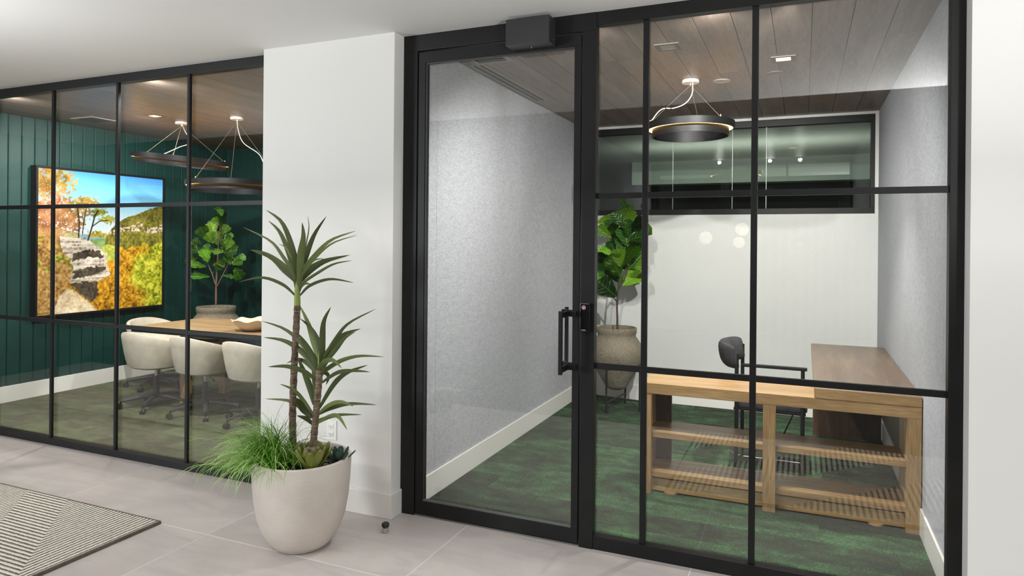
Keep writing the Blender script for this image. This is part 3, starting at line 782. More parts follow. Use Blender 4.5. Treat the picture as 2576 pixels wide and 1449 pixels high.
# ------------------------------------------------------------------ plants in urns
URN = [(.0, .19), (.06, .19), (.095, .205), (.115, .235), (.20, .38), (.252, .48), (.268, .54), (.262, .585), (.235, .64), (.205, .685), (.188, .705), (.186, .73), (.194, .745), (.196, .785), (.19, .795), (.172, .795), (.166, .78), (.165, .74)]
def urn(label, x, y, sc, zs, stand=True):
    t = thing('stone_urn', label, 'urn', (x, y, 0), 0, 'stone urns')
    MB().lathe([(max(r, .0001) * sc, z * zs) for r, z in URN], (x, y, 0), 48).build('vessel', 'urn_stone', t, True)
    MB().cyl((x, y), .166 * sc, .72 * zs, .745 * zs, 32).build('soil_fill', 'soil', t)
    zr = .44 * zs; R = .242 * sc
    MB().ring((x, y, 0), R - .008, R + .004, zr - .006, zr + .006, 48).build('stand_ring', 'black_metal', t, True)
    for k in range(4):
        a = math.radians(262 + 90 * k) ; px, py = x + R * math.cos(a), y + R * math.sin(a)
        MB().box(px - .008, px + .008, py - .008, py + .008, 0, zr, .002).build('stand_leg', 'black_metal', t)
    for k in range(2):
        a = math.radians(262 + 90 * k); dx, dy = R * math.cos(a), R * math.sin(a)
        MB().tube([(x - dx, y - dy, .10), (x + dx, y + dy, .10)], .008, 6).build('cross_bar', 'black_metal', t)
    return t
urn('speckled stone urn on a black metal stand in the office', -1.675, 6.53, 1.0, 1.0)
urn('speckled stone urn in the corner behind the meeting table', -6.52, 6.15, 1.15, 1.02)

def fig_leaf_mesh(seed):
    rr = random.Random(seed)
    n, mcols = 10, 6
    mb = MB(); P = []
    bend = rr.uniform(.10, .3); wav = rr.uniform(.03, .06); ph = rr.uniform(0, 6)
    for i in range(n + 1):
        t = i / n
        wdt = .5 * (.22 + .78 * (math.sin(PI * min(1, t * .62 + .02) * 1.0) ** 1.3)) * (1 - .12 * math.exp(-((t - .38) / .1) ** 2))
        if t < .12: wdt *= (t / .12) ** .7
        if t > .86: wdt *= math.sqrt(max(0, 1 - ((t - .86) / .14) ** 2)) * .98 + .02
        row = []
        for j in range(mcols + 1):
            s = (j / mcols) * 2 - 1
            x = s * wdt * .78
            z = -bend * t * t + .10 * abs(s) * wdt + wav * math.sin(t * 17 + ph + (2 if s > 0 else 0)) * abs(s) ** 2 - (.012 if j == mcols // 2 else 0)
            row.append((x, t, z))
        P.append(row)
    mb.grid(P)
    bmesh.ops.solidify(mb.bm, geom=mb.bm.faces[:], thickness=.006)
    return to_mesh(mb, 'leaf', 'fig_leaf', True)
FIG = [fig_leaf_mesh(k) for k in range(6)]
def fig_plant(label, cx, cy, crop, leaves, stems, zbase, size_k, tw='twig'):
    ox, oy, sc = crop
    t = thing('fiddle_leaf_fig', label, 'potted plant', (cx, cy, zbase), 0, 'fiddle leaf figs')
    rr = random.Random(len(leaves))
    for st, r in stems:
        pts = [ony(ox + a / sc, oy + b / sc, cy + (dy if len(q) > 2 else 0)) for q in st for (a, b, *_r) in (q,) for dy in (q[2] if len(q) > 2 else 0,)]
        MB().tube(pts, [r * (1 - .45 * i / max(1, len(pts) - 1)) for i in range(len(pts))], 8).build('branch', tw, t, True)
    extra = [(a + rr.uniform(-45, 45), b + rr.uniform(-45, 45), ang + rr.uniform(-60, 60), L * .85, W * .8) for (a, b, ang, L, W) in leaves[::2]]
    for i, (a, b, ang, L, W) in enumerate(list(leaves) + extra):
        dy = rr.uniform(-.16, .10) if i < len(leaves) else rr.uniform(0, .2)
        c = ony(ox + a / sc, oy + b / sc, cy + dy)
        dist = (c - EYEV).dot(FW)
        ln = L / sc / F_PX * dist * size_k; wd = W / sc / F_PX * dist * size_k
        th = math.radians(ang)
        vdir = (c - EYEV).normalized()
        r_ = vdir.cross(UP).normalized(); u_ = r_.cross(vdir).normalized()
        yax = (r_ * math.cos(th) + u_ * math.sin(th) - vdir * rr.uniform(-.25, .45)).normalized()
        nrm = (-vdir + r_ * rr.uniform(-.6, .6) + u_ * rr.uniform(-.1, .8))
        nrm = (nrm - yax * nrm.dot(yax)).normalized()
        xax = yax.cross(nrm).normalized()
        o = bpy.data.objects.new('leaf', FIG[i % 6]); COL.objects.link(o); o.parent = t
        mw = Matrix((xax * wd * 1.5, yax * ln, nrm * ln)).transposed().to_4x4()
        mw.translation = c - yax * ln * .5 - ORG[t.name]
        o.matrix_basis = mw
    return t
fig_plant('bushy fiddle leaf fig with dark stem in the office urn', -1.675, 6.53, (1480, 480, 2.498),
    [(130, 200, 125, 130, 100), (240, 165, 75, 120, 100), (250, 120, 70, 80, 50), (195, 185, 130, 140, 70), (100, 262, 145, 120, 65), (315, 205, 35, 110, 80), (250, 235, 85, 110, 70),
     (235, 285, 100, 140, 105), (305, 290, 25, 120, 80), (110, 385, 160, 120, 70), (95, 420, 175, 100, 65), (250, 400, 65, 170, 120), (300, 440, 50, 150, 80), (170, 470, 110, 160, 110),
     (320, 360, 60, 110, 90), (90, 515, 140, 130, 110), (275, 545, 40, 160, 115), (120, 615, 140, 160, 120), (145, 520, 130, 130, 60), (150, 350, 120, 90, 60), (345, 250, 30, 100, 80),
     (210, 330, 90, 110, 80), (190, 420, 100, 120, 90), (330, 470, 20, 90, 70), (160, 280, 110, 110, 80), (280, 330, 60, 110, 80), (60, 560, 160, 80, 60)],
    [([(182, 900), (182, 800), (180, 720), (188, 620), (200, 520), (215, 350), (235, 230)], .011), ([(182, 700), (150, 660), (120, 610)], .007), ([(190, 620), (225, 560), (260, 460), (300, 330)], .008),
     ([(195, 560), (160, 470), (150, 330)], .007)], .80, .98, 'twig_dark')
fig_plant('fiddle leaf fig with three branches in the urn behind the meeting table', -6.52, 6.15, (470, 500, 4.53),
    [(390, 155, 100, 90, 75), (385, 235, 110, 170, 140), (435, 355, 60, 120, 85), (190, 390, 120, 160, 135), (290, 340, 100, 150, 120), (340, 450, 90, 160, 130), (450, 460, 70, 120, 80),
     (480, 520, 60, 150, 95), (110, 580, 160, 170, 110), (120, 490, 150, 110, 80), (490, 600, 10, 160, 80), (365, 600, 180, 140, 60), (60, 670, 170, 120, 90), (130, 755, 165, 190, 80),
     (220, 650, 100, 160, 135), (310, 690, 80, 140, 80), (160, 880, 175, 210, 70), (480, 690, 100, 130, 110), (600, 680, 30, 140, 80), (575, 730, 20, 120, 70), (585, 850, -60, 170, 120),
     (470, 880, -5, 130, 50), (360, 790, 160, 100, 60), (245, 570, 140, 130, 90), (400, 740, 120, 110, 80), (260, 450, 120, 140, 110), (410, 520, 80, 120, 90), (330, 260, 130, 110, 80)],
    [([(332, 1215), (333, 1080), (335, 950), (345, 800), (360, 540), (385, 300)], .013), ([(325, 970), (290, 860), (240, 740), (200, 640)], .008), ([(345, 1000), (400, 890), (460, 770), (500, 690)], .008),
     ([(285, 860), (315, 830)], .005)], .82, .98)

# ------------------------------------------------------------------ meeting room furniture
tb = thing('meeting_table', 'long rectangular oak meeting table with black edge', 'table', (-4.7, 5.17, 0))
MB().box(-6.13, -3.35, 4.70, 5.63, .725, .75, .002).build('table_top', 'table_oak', tb)
MB().box(-6.12, -3.36, 4.71, 5.62, .70, .725, .002).build('under_frame', 'black_metal', tb)
for x in (-5.62, -3.85):
    for y in (4.93, 5.42): MB().box(x - .04, x + .04, y - .04, y + .04, 0, .70, .003).build('leg', 'oak_v', tb)
bw = tag(MB().build('decorative_bowl', 'white_ceramic') if False else MB().lathe(
    [(.001, .002), (.07, 0), (.10, .012), (.15, .045), (.185, .085), (.205, .105), (.195, .104), (.17, .08), (.13, .045), (.08, .025), (.001, .022)], (0, 0, 0), 64,
    lambda r, z, a: (r * (1 + .035 * math.sin(7 * a + 1) * (z / .105)), z * (1 + .09 * math.sin(7 * a) * (r / .2) ** 2))).build('decorative_bowl', 'white_ceramic', None, True),
    'cream bowl with a wavy rim on the meeting table', 'bowl')
bw.location = (-4.84, 5.02, .751)

def tub_chair_parts():
    parts = {}
    na, W, Dp = 48, .295, .285
    def ztop(phi):
        a = abs(phi)
        if a < 105: return .742 - .115 * (a / 105) ** 1.6
        if a < 150: return .627 - (.627 - .485) * (.5 - .5 * math.cos(PI * (a - 105) / 45))
        return .485
    def pt(phi, z, inset):
        k = (z - .385) / .36
        s = .74 + .26 * max(0, min(1.1, k)) ** .55
        a = math.radians(phi)
        # squarish plan, phi = 0 is the back (-Y)
        sx, cx_ = math.sin(a), -math.cos(a)
        px = math.copysign(abs(sx) ** .78, sx) * (W * s - inset); py = math.copysign(abs(cx_) ** .78, cx_) * (Dp * s - inset)
        return Vector((px, py, z))
    mb = MB(); cols = []
    for i in range(na):
        phi = -180 + 360 * i / na
        zt = ztop(phi); col = []
        col.append(pt(phi, .385, .06)); col.append(pt(phi, .388, .02))
        for t in (.05, .25, .5, .75, .93): col.append(pt(phi, .392 + (zt - .392) * t, 0))
        col.append(pt(phi, zt, .010)); col.append(pt(phi, zt + .003, .024)); col.append(pt(phi, zt, .038))
        for t in (.9, .6, .3): col.append(pt(phi, .46 + (zt - .46) * t, .048))
        col.append(pt(phi, .455, .06))
        cols.append([mb.bm.verts.new(p) for p in col])
    for i in range(na):
        A, B = cols[i], cols[(i + 1) % na]
        for k in range(len(A) - 1): mb.bm.faces.new((A[k], B[k], B[k + 1], A[k + 1]))
    mb.bm.faces.new([c[0] for c in cols]); mb.bm.faces.new([c[-1] for c in cols][::-1])
    parts['shell'] = to_mesh(mb, 'shell', 'cream_fabric', True)
    mb = MB().lathe([(.001, .45), (.19, .45), (.205, .465), (.205, .485), (.185, .50), (.001, .503)], (0, .015, 0), 32)
    parts['seat_cushion'] = to_mesh(mb, 'seat_cushion', 'cream_fabric', True)
    parts['gas_column'] = to_mesh(MB().cyl((0, 0), .026, .10, .30, 20), 'gas_column', 'charcoal_metal', True)
    parts['piston'] = to_mesh(MB().cyl((0, 0), .014, .30, .386, 16), 'piston', 'chrome', True)
    parts['hub'] = to_mesh(MB().lathe([(.03, .085), (.045, .09), (.045, .125), (.028, .145)], (0, 0, 0), 24), 'hub', 'charcoal_metal', True)
    parts['lever'] = to_mesh(MB().tube([(.02, 0, .375), (.13, -.03, .345), (.16, -.035, .33)], [.004, .004, .01], 8), 'lever', 'rubber', True)
    mb = MB(); mb.tube([(.03, 0, .108), (.15, 0, .098), (.30, 0, .074)], [.022, .019, .014], 8)
    parts['leg'] = to_mesh(mb, 'leg', 'charcoal_metal', True)
    mb = MB()
    for s in (-1, 1):
        t = bmesh.new(); bmesh.ops.create_cone(t, cap_ends=True, segments=16, radius1=.026, radius2=.026, depth=.016)
        bmesh.ops.rotate(t, verts=t.verts, cent=(0, 0, 0), matrix=Matrix.Rotation(PI / 2, 3, 'X')); bmesh.ops.translate(t, verts=t.verts, vec=(.31, s * .013, .0265)); mb.merge(t)
    mb.tube([(.30, 0, .072), (.302, 0, .04)], .009, 8)
    parts['caster'] = to_mesh(mb, 'caster', 'rubber', True)
    return parts
TP = tub_chair_parts()
def tub_chair(label, x, y, rz, base_rot):
    t = thing('tub_chair', label, 'chair', (x, y, 0), rz, 'cream tub chairs at the meeting table')
    def add(n, par=t, rot=0.0):
        o = bpy.data.objects.new(n, TP[n]); COL.objects.link(o); o.parent = par; o.rotation_euler = (0, 0, rot); return o
    for n in ('shell', 'seat_cushion', 'gas_column', 'piston', 'hub', 'lever'): add(n)
    for k in range(5):
        l = add('leg', t, base_rot + k * 2 * PI / 5)
        add('caster', l)
    return t
tub_chair('cream tub chair on casters at the left end of the near row', -5.75, 4.70, math.radians(-6), math.radians(234))
tub_chair('cream tub chair in the middle of the three near chairs', -5.10, 4.69, math.radians(-4), math.radians(250))
tub_chair('cream tub chair half hidden by the white column', -4.45, 4.68, math.radians(-4), math.radians(262))
tub_chair('cream tub chair at the head of the meeting table below the picture', -6.52, 5.34, math.radians(-90), math.radians(20))

# framed landscape on the green wall
def value_noise(shape, cell, rs):
    h, w = shape
    g = rs.random((int(h / cell) + 3, int(w / cell) + 3))
    yy, xx = np.mgrid[0:h, 0:w] / cell
    y0, x0 = yy.astype(int), xx.astype(int); fy, fx = yy - y0, xx - x0
    fy, fx = fy * fy * (3 - 2 * fy), fx * fx * (3 - 2 * fx)
    return (g[y0, x0] * (1 - fy) * (1 - fx) + g[y0 + 1, x0] * fy * (1 - fx) + g[y0, x0 + 1] * (1 - fy) * fx + g[y0 + 1, x0 + 1] * fy * fx)
def inside(U, V, poly):
    r = np.zeros(U.shape, bool); n = len(poly); j = n - 1
    for i in range(n):
        xi, yi = poly[i]; xj, yj = poly[j]
        c = ((yi > V) != (yj > V)) & (U < (xj - xi) * (V - yi) / ((yj - yi) or 1e-9) + xi)
        r ^= c; j = i
    return r
def paint_landscape(nu, nv):
    rs = np.random.RandomState(3)
    V, U = np.mgrid[0:nv, 0:nu].astype(float); U /= nu - 1; V /= nv - 1      # v up, u to the right
    def L(c): return np.array(lin(c)[:3])
    n1 = value_noise(U.shape, 5, rs); n2 = value_noise(U.shape, 14, rs); n3 = value_noise(U.shape, 40, rs); n0 = value_noise(U.shape, 2, rs)
    f = .4 * n1 + .25 * n2 + .2 * n3 + .15 * n0
    img = np.zeros(U.shape + (3,))
    def put(mask, col, a=1.0): img[mask] = img[mask] * (1 - a) + (col[mask] if isinstance(col, np.ndarray) and col.ndim == 3 else col) * a
    def mixn(stops, x):
        x = np.clip(x, 0, 1); o = np.zeros(x.shape + (3,)); ps = [s[0] for s in stops]; cs = np.array([L(s[1]) for s in stops])
        for k in range(3): o[..., k] = np.interp(x, ps, cs[:, k])
        return o
    put(U > -1, mixn([(0, (226, 232, 232)), (.35, (196, 222, 232)), (.6, (122, 192, 226)), (1, (70, 138, 206))], (V - .5) / .5))
    put(V < .5, mixn([(.25, (88, 58, 8)), (.5, (150, 112, 34)), (.8, (200, 160, 62))], f * 1.1))
    P = lambda pts: [((x - 82) / 1051, None, x, y) for x, y in pts]
    def uv(x, y):
        u = (x - 82) / 1051.0; top = 100 + 105 * u; bot = 1335 - 95 * u
        return (u, 1 - (y - top) / (bot - top))
    def pl(*pts): return [uv(x, y) for x, y in pts]
    put(inside(U, V, pl((380, 660), (620, 650), (640, 760), (400, 760))), mixn([(0, (120, 160, 176)), (1, (150, 186, 196))], f))
    put(inside(U, V, pl((480, 700), (700, 680), (700, 900), (480, 900))), mixn([(.2, (96, 130, 70)), (.8, (148, 172, 110))], f))
    hill = inside(U + (n1 - .5) * .012, V + (n1 - .5) * .012, pl((600, 800), (612, 680), (660, 610), (720, 555), (800, 515), (900, 485), (1000, 450), (1140, 420), (1140, 1300), (600, 1300)))
    put(hill, mixn([(.2, (66, 66, 22)), (.5, (116, 110, 40)), (.8, (158, 148, 66))], f + .12 * (V - .6)))
    band = np.abs(V - (.585 + .06 * (n3 - .5) + .03 * U)) < .022
    put(hill & band & (U > .52) & (n1 > .45), mixn([(.3, (120, 92, 70)), (.8, (226, 208, 188))], n0 * .5 + n1 * .5))
    low = V < (.455 + .05 * (n2 - .5) + .08 * (U - .6))
    warm = mixn([(.25, (88, 58, 8)), (.5, (168, 118, 22)), (.8, (222, 170, 52))], f * 1.1)
    grn = mixn([(.25, (64, 74, 10)), (.5, (140, 144, 28)), (.8, (206, 200, 70))], f * 1.1)
    k = np.clip((U - .68 + .25 * (n3 - .5)) / .14, 0, 1)[..., None]
    put(hill & low, warm * (1 - k) + grn * k)
    put(inside(U, V, pl((500, 1330), (540, 1050), (640, 870), (740, 900), (740, 1330))), warm)
    put(inside(U, V, pl((560, 780), (620, 740), (730, 760), (730, 880), (620, 870))), mixn([(.2, (112, 120, 34)), (.8, (190, 196, 84))], f))
    left = inside(U + (n1 - .5) * .05, V, pl((60, 1400), (60, 560), (200, 590), (330, 640), (260, 760), (350, 850), (360, 1000), (300, 1100), (560, 1400)))
    put(left, mixn([(.2, (96, 66, 34)), (.45, (164, 124, 66)), (.65, (196, 160, 98)), (.85, (214, 190, 130))], f))
    put(left & (n2 > .55) & (V > .3), mixn([(.3, (108, 112, 34)), (.8, (186, 176, 74))], n1))
    rock = pl((235, 640), (330, 630), (400, 680), (480, 720), (560, 770), (620, 825), (640, 930), (648, 1000), (560, 1040), (430, 1055), (320, 1060), (345, 960), (330, 860), (250, 770))
    streak = value_noise((nv, nu), 5, rs); streak = .6 * np.repeat(value_noise((nv, nu // 8 + 1), 4, rs), 8, 1)[:, :nu] + .4 * streak
    put(inside(U + (n1 - .5) * .02, V + (n1 - .5) * .02, rock), mixn([(.15, (112, 100, 86)), (.4, (178, 164, 148)), (.8, (222, 212, 196))], streak))
    for q in (pl((340, 820), (480, 780), (580, 800), (590, 860), (470, 850), (350, 880)), pl((350, 960), (470, 930), (600, 920), (620, 950), (500, 1000), (350, 1030)), pl((330, 1065), (550, 1045), (550, 1160), (500, 1220), (380, 1130))):
        put(inside(U + (n1 - .5) * .03, V + (n1 - .5) * .02, q), mixn([(.2, (40, 34, 26)), (.6, (84, 74, 60)), (.9, (140, 128, 108))], f))
    put(inside(U + (n1 - .5) * .02, V + (n1 - .5) * .02, pl((190, 1340), (240, 1180), (310, 1100), (400, 1160), (500, 1240), (560, 1310), (560, 1340))), mixn([(.2, (176, 150, 112)), (.6, (220, 200, 166)), (.9, (240, 228, 204))], f))
    put(inside(U, V, pl((235, 620), (380, 640), (400, 690), (280, 680))), mixn([(.2, (150, 150, 90)), (.8, (206, 196, 150))], f))
    # tree crowns and trunks
    def blob(cx, cy, rx, ry, c0, c1, thr):
        u0, v0 = uv(cx, cy); d = ((U - u0) / (rx / 1051)) ** 2 + ((V - v0) / (ry / 1150)) ** 2
        put((.55 * n1 + .45 * n0 - .30 * d > thr), mixn([(.3, c0), (.8, c1)], n2 * .6 + n0 * .4))
    blob(130, 240, 190, 230, (110, 78, 28), (186, 146, 72), .24); blob(250, 210, 120, 90, (104, 82, 30), (180, 144, 66), .27)
    blob(180, 480, 230, 160, (138, 84, 50), (196, 142, 98), .2); blob(330, 530, 120, 110, (134, 88, 44), (186, 140, 92), .24)
    blob(420, 390, 110, 46, (112, 88, 32), (172, 138, 62), .22); blob(540, 470, 70, 34, (108, 116, 28), (176, 176, 66), .2); blob(630, 535, 70, 34, (120, 124, 30), (182, 180, 70), .2)
    blob(540, 655, 80, 26, (130, 120, 20), (206, 180, 60), .2); blob(420, 460, 90, 50, (112, 88, 40), (160, 128, 70), .26)
    def stroke(pts, wd):
        q = [uv(*p) for p in pts]
        for (a, b), (c, e) in zip(q, q[1:]):
            dx, dy = c - a, e - b; tt = np.clip(((U - a) * dx + (V - b) * dy) / (dx * dx + dy * dy), 0, 1)
            put(np.hypot(U - a - tt * dx, V - b - tt * dy) < wd, L((62, 48, 34)))
    stroke([(390, 680), (395, 560), (380, 440)], .006); stroke([(420, 660), (430, 540), (450, 440)], .004); stroke([(465, 705), (495, 600), (520, 500), (545, 460)], .006); stroke([(500, 590), (560, 545), (630, 540)], .004)
    return img
pic = thing('landscape_picture', 'square black framed landscape of a rocky overlook and autumn forest', 'picture', (-7.17, 5.155, 1.58))
ta0, ta1, tz0, tz1, tx = 4.405, 5.905, .808, 2.357, -7.11
MB().box(-7.197, tx - .012, ta0, ta1, tz0, tz1, .002).build('back_case', 'black_deep', pic)
mb = MB()
for (a0, a1, b0, b1) in ((ta0, ta1, tz1 - .022, tz1), (ta0, ta1, tz0, tz0 + .022), (ta0, ta0 + .022, tz0 + .022, tz1 - .022), (ta1 - .022, ta1, tz0 + .022, tz1 - .022)):
    mb.box(tx - .02, tx, a0, a1, b0, b1, .002)
mb.build('frame', 'black_metal', pic)
NU, NV = 360, 370
img = paint_landscape(NU, NV)
ua = np.linspace(ta0 + .02, ta1 - .02, NU); va = np.linspace(tz0 + .02, tz1 - .02, NV)
UU, VV = np.meshgrid(ua, va)
co = np.stack([np.full(UU.size, tx - .010), UU.ravel(), VV.ravel()], 1) - np.array(ORG[pic.name])
idx = np.arange(NU * NV).reshape(NV, NU)
faces = np.stack([idx[:-1, :-1].ravel(), idx[:-1, 1:].ravel(), idx[1:, 1:].ravel(), idx[1:, :-1].ravel()], 1)
me = bpy.data.meshes.new('picture'); me.from_pydata(co.tolist(), [], faces.tolist())
ca = me.color_attributes.new('print', 'FLOAT_COLOR', 'POINT')
ca.data.foreach_set('color', np.concatenate([img.reshape(-1, 3), np.ones((NU * NV, 1))], 1).astype(np.float32).ravel())
pm, nt, p = new_mat('landscape_print')
at = nt.nodes.new('ShaderNodeAttribute'); at.attribute_name = 'print'
nt.links.new(at.outputs['Color'], p.inputs['Base Color']); nt.links.new(at.outputs['Color'], p.inputs['Emission Color'])
p.inputs['Emission Strength'].default_value = 0.6; p.inputs['Roughness'].default_value = 0.2  # glow added to the print so it looks brightly lit
pm.cycles.emission_sampling = 'NONE'
me.materials.append(pm)
po = bpy.data.objects.new('picture', me); COL.objects.link(po); po.parent = pic; po['label'] = 'colourful landscape print'

# ------------------------------------------------------------------ lobby things
def rug(label, x0, x1, y0, y1, mat='rug'):
    t = thing('striped_rug', label, 'rug', ((x0 + x1) / 2, (y0 + y1) / 2, 0), 0, 'striped lobby rugs')
    MB().box(x0 + .012, x1 - .012, y0 + .012, y1 - .012, .0005, .018, .003).build('pile', mat, t)
    mb = MB()
    for a in ((x0, x1, y0, y0 + .012), (x0, x1, y1 - .012, y1), (x0, x0 + .012, y0 + .012, y1 - .012), (x1 - .012, x1, y0 + .012, y1 - .012)):
        mb.box(*a, .0005, .017, .003)
    mb.build('border', 'rug_edge', t)
rug('grey and cream striped rug on the lobby floor at lower left', -5.78, -3.345, 0.4, 2.775)
rug('striped rug mirrored in the office glass in front of the shelf unit', -0.82, 2.2, 1.03, 2.55, 'rug_wide')

ds = thing('door_stop', 'small floor door stop with dark rubber cap beside the column', 'door stop', (-2.122, 3.20, 0))
MB().cyl((-2.122, 3.20), .017, 0, .03, 20, .002).build('post', 'chrome', ds, True)
MB().cyl((-2.122, 3.20), .021, .03, .055, 24, .006).build('rubber_cap', 'rubber', ds, True)

ot = thing('power_outlet', 'white duplex power outlet low on the column behind the planter', 'outlet', (-2.625, 3.37, .47))
MB().box(-2.662, -2.588, 3.364, 3.3695, .41, .527, .002).build('cover_plate', 'outlet', ot)
for z in (.445, .492):
    mb = MB().box(-2.642, -2.608, 3.361, 3.364, z - .014, z + .014, .003); s_ = mb.build('socket', 'outlet', ot)
    mb = MB().box(-2.634, -2.632, 3.3603, 3.361, z - .004, z + .006).box(-2.619, -2.617, 3.3603, 3.361, z - .004, z + .005).box(-2.627, -2.623, 3.3603, 3.361, z - .011, z - .007)
    mb.build('slots', 'vent_dark', s_)

PX, PY = -2.452, 2.90
pt = thing('planter', 'large round off-white concrete planter beside the column', 'planter', (PX, PY, 0))
MB().lathe([(.001, 0), (.12, 0), (.14, .006), (.17, .04), (.20, .09), (.226, .16), (.243, .25), (.252, .35), (.257, .455), (.256, .468), (.250, .472), (.238, .472), (.234, .465), (.23, .40)], (PX, PY, 0), 64).build('pot', 'planter', pt, True)
MB().cyl((PX, PY), .234, .40, .415, 40).build('soil_fill', 'soil', pt)
rr = random.Random(5)
pebs = []
for k in range(46):
    for _ in range(30):
        a = rr.uniform(0, 2 * PI); r = .205 * math.sqrt(rr.random())
        x, y = PX + r * math.cos(a), PY + r * math.sin(a)
        if all((x - q[0]) ** 2 + (y - q[1]) ** 2 > .033 ** 2 for q in pebs) and not (x < PX - .03 and y < PY + .02 and k % 3): pebs.append((x, y)); break
pm_ = []
for k in range(3):
    mb = MB(); bmesh.ops.create_icosphere(mb.bm, subdivisions=2, radius=1)
    for v in mb.bm.verts: v.co = Vector((v.co.x * .024, v.co.y * .018, v.co.z * .012)) * (1 + .08 * math.sin(5 * v.co.x + k) + .06 * math.sin(7 * v.co.y + 2 * k))
    pm_.append(to_mesh(mb, 'pebble', 'pebble', True))
for i, (x, y) in enumerate(pebs):
    o = bpy.data.objects.new('pebble', pm_[i % 3]); COL.objects.link(o); o.location = (x, y, .427); o.rotation_euler = (rr.uniform(-.2, .2), rr.uniform(-.2, .2), rr.uniform(0, 6))
    tag(o, 'polished black pebble covering the soil in the concrete planter', 'pebble', 'black pebbles in the planter')

# dracaena: leaves traced from the photo as [base, two points, tip], width, lean towards (-) or away from the viewer
def bez(p, t):
    # Catmull-Rom through four points
    n = len(p) - 1; f = min(t * n, n - 1e-6); i = int(f); u = f - i
    p0, p1, p2, p3 = p[max(i - 1, 0)], p[i], p[i + 1], p[min(i + 2, n)]
    return 0.5 * ((2 * p1) + (p2 - p0) * u + (2 * p0 - 5 * p1 + 4 * p2 - p3) * u * u + (3 * p1 - p0 - 3 * p2 + p3) * u ** 3)
def blade(pts, width, seg=14, twist=0.0, cup=.25):
    mb = MB(); P = []
    for i in range(seg + 1):
        t = i / seg; c = bez(pts, t); tg = (bez(pts, min(1, t + .02)) - bez(pts, max(0, t - .02))).normalized()
        view = (c - EYEV).normalized()
        side = tg.cross(view).normalized(); nrm = side.cross(tg).normalized()
        side = (side * math.cos(twist) + nrm * math.sin(twist)).normalized(); nrm = side.cross(tg).normalized()
        wd = width * .5 * ((.42 + .58 * math.sin(PI / 2 * t / .42)) if t < .42 else max(0, 1 - ((t - .42) / .58) ** 1.7)) + .0005
        P.append([c - side * wd + nrm * wd * cup, c, c + side * wd + nrm * wd * cup])
    mb.grid(P)
    bmesh.ops.solidify(mb.bm, geom=mb.bm.faces[:], thickness=.0016)
    return mb
dr = thing('dracaena', 'two-stemmed dracaena with long strap leaves in the concrete planter', 'potted plant', (PX, PY, .415))
S1, O1 = 4.997, (600, 510); S2, O2 = 4.026, (640, 750)
R1 = [([(740, 860), (660, 520), (540, 240), (345, 90)], 75), ([(725, 950), (640, 650), (520, 370), (375, 225)], 75), ([(700, 900), (560, 680), (400, 480), (65, 310)], 48), ([(700, 940), (520, 760), (330, 640), (145, 592)], 80),
      ([(715, 1000), (560, 860), (400, 700), (150, 595)], 38), ([(715, 1170), (560, 1030), (300, 940), (5, 995)], 42), ([(770, 920), (780, 650), (815, 430), (800, 250)], 95), ([(770, 920), (860, 640), (960, 390), (1105, 170)], 78),
      ([(775, 900), (850, 520), (885, 310), (868, 170)], 18), ([(800, 880), (950, 670), (1160, 470), (1470, 355)], 58), ([(790, 930), (960, 700), (1180, 510), (1490, 408)], 34), ([(770, 980), (920, 830), (1100, 730), (1400, 658)], 98),
      ([(820, 1005), (1000, 880), (1200, 770), (1420, 728)], 38), ([(775, 1165), (900, 1040), (1150, 960), (1445, 1005)], 40), ([(745, 1110), (780, 1050), (830, 1015), (905, 1022)], 50), ([(720, 800), (640, 640), (590, 560), (505, 517)], 28),
      ([(800, 900), (930, 740), (1010, 708), (1080, 707)], 24), ([(755, 900), (755, 720), (775, 560), (790, 480)], 62)]
R2 = [([(670, 640), (600, 440), (540, 250), (455, 65)], 75), ([(680, 640), (640, 430), (560, 290), (460, 205)], 55), ([(685, 620), (690, 400), (705, 230), (775, 90)], 68), ([(640, 680), (560, 540), (500, 440), (445, 360)], 70),
      ([(650, 700), (480, 460), (300, 310), (75, 232)], 48), ([(640, 720), (480, 540), (300, 430), (90, 397)], 66), ([(640, 760), (520, 650), (430, 620), (325, 660)], 48), ([(625, 830), (500, 740), (330, 690), (140, 695)], 52),
      ([(605, 1080), (560, 900), (500, 740), (430, 580)], 66), ([(620, 1000), (610, 850), (600, 760), (590, 650)], 52), ([(700, 620), (830, 400), (960, 250), (1230, 110)], 38), ([(690, 650), (800, 480), (900, 370), (1075, 310)], 70),
      ([(720, 660), (840, 500), (920, 400), (1025, 338)], 48), ([(690, 750), (860, 640), (1060, 585), (1310, 595)], 48), ([(665, 710), (720, 640), (800, 630), (885, 710)], 58), ([(680, 860), (830, 760), (970, 735), (1170, 747)], 44),
      ([(655, 1120), (800, 880), (930, 760), (1145, 678)], 54), ([(645, 1180), (760, 1120), (960, 1070), (1235, 1080)], 44), ([(645, 1170), (760, 1080), (880, 1050), (1005, 1095)], 44), ([(640, 1235), (760, 1200), (880, 1180), (1085, 1180)], 36),
      ([(640, 1265), (760, 1200), (850, 1200), (940, 1335)], 48), ([(600, 1185), (500, 1040), (400, 930), (260, 870)], 40), ([(595, 1210), (480, 1120), (350, 1040), (110, 1020)], 44), ([(590, 1280), (540, 1230), (500, 1210), (430, 1190)], 50),
      ([(590, 1210), (500, 1130), (460, 1060), (420, 1010)], 72), ([(690, 750), (740, 770), (748, 820), (725, 880)], 42)]
rr = random.Random(11)
ystem = (2.95, 2.90)
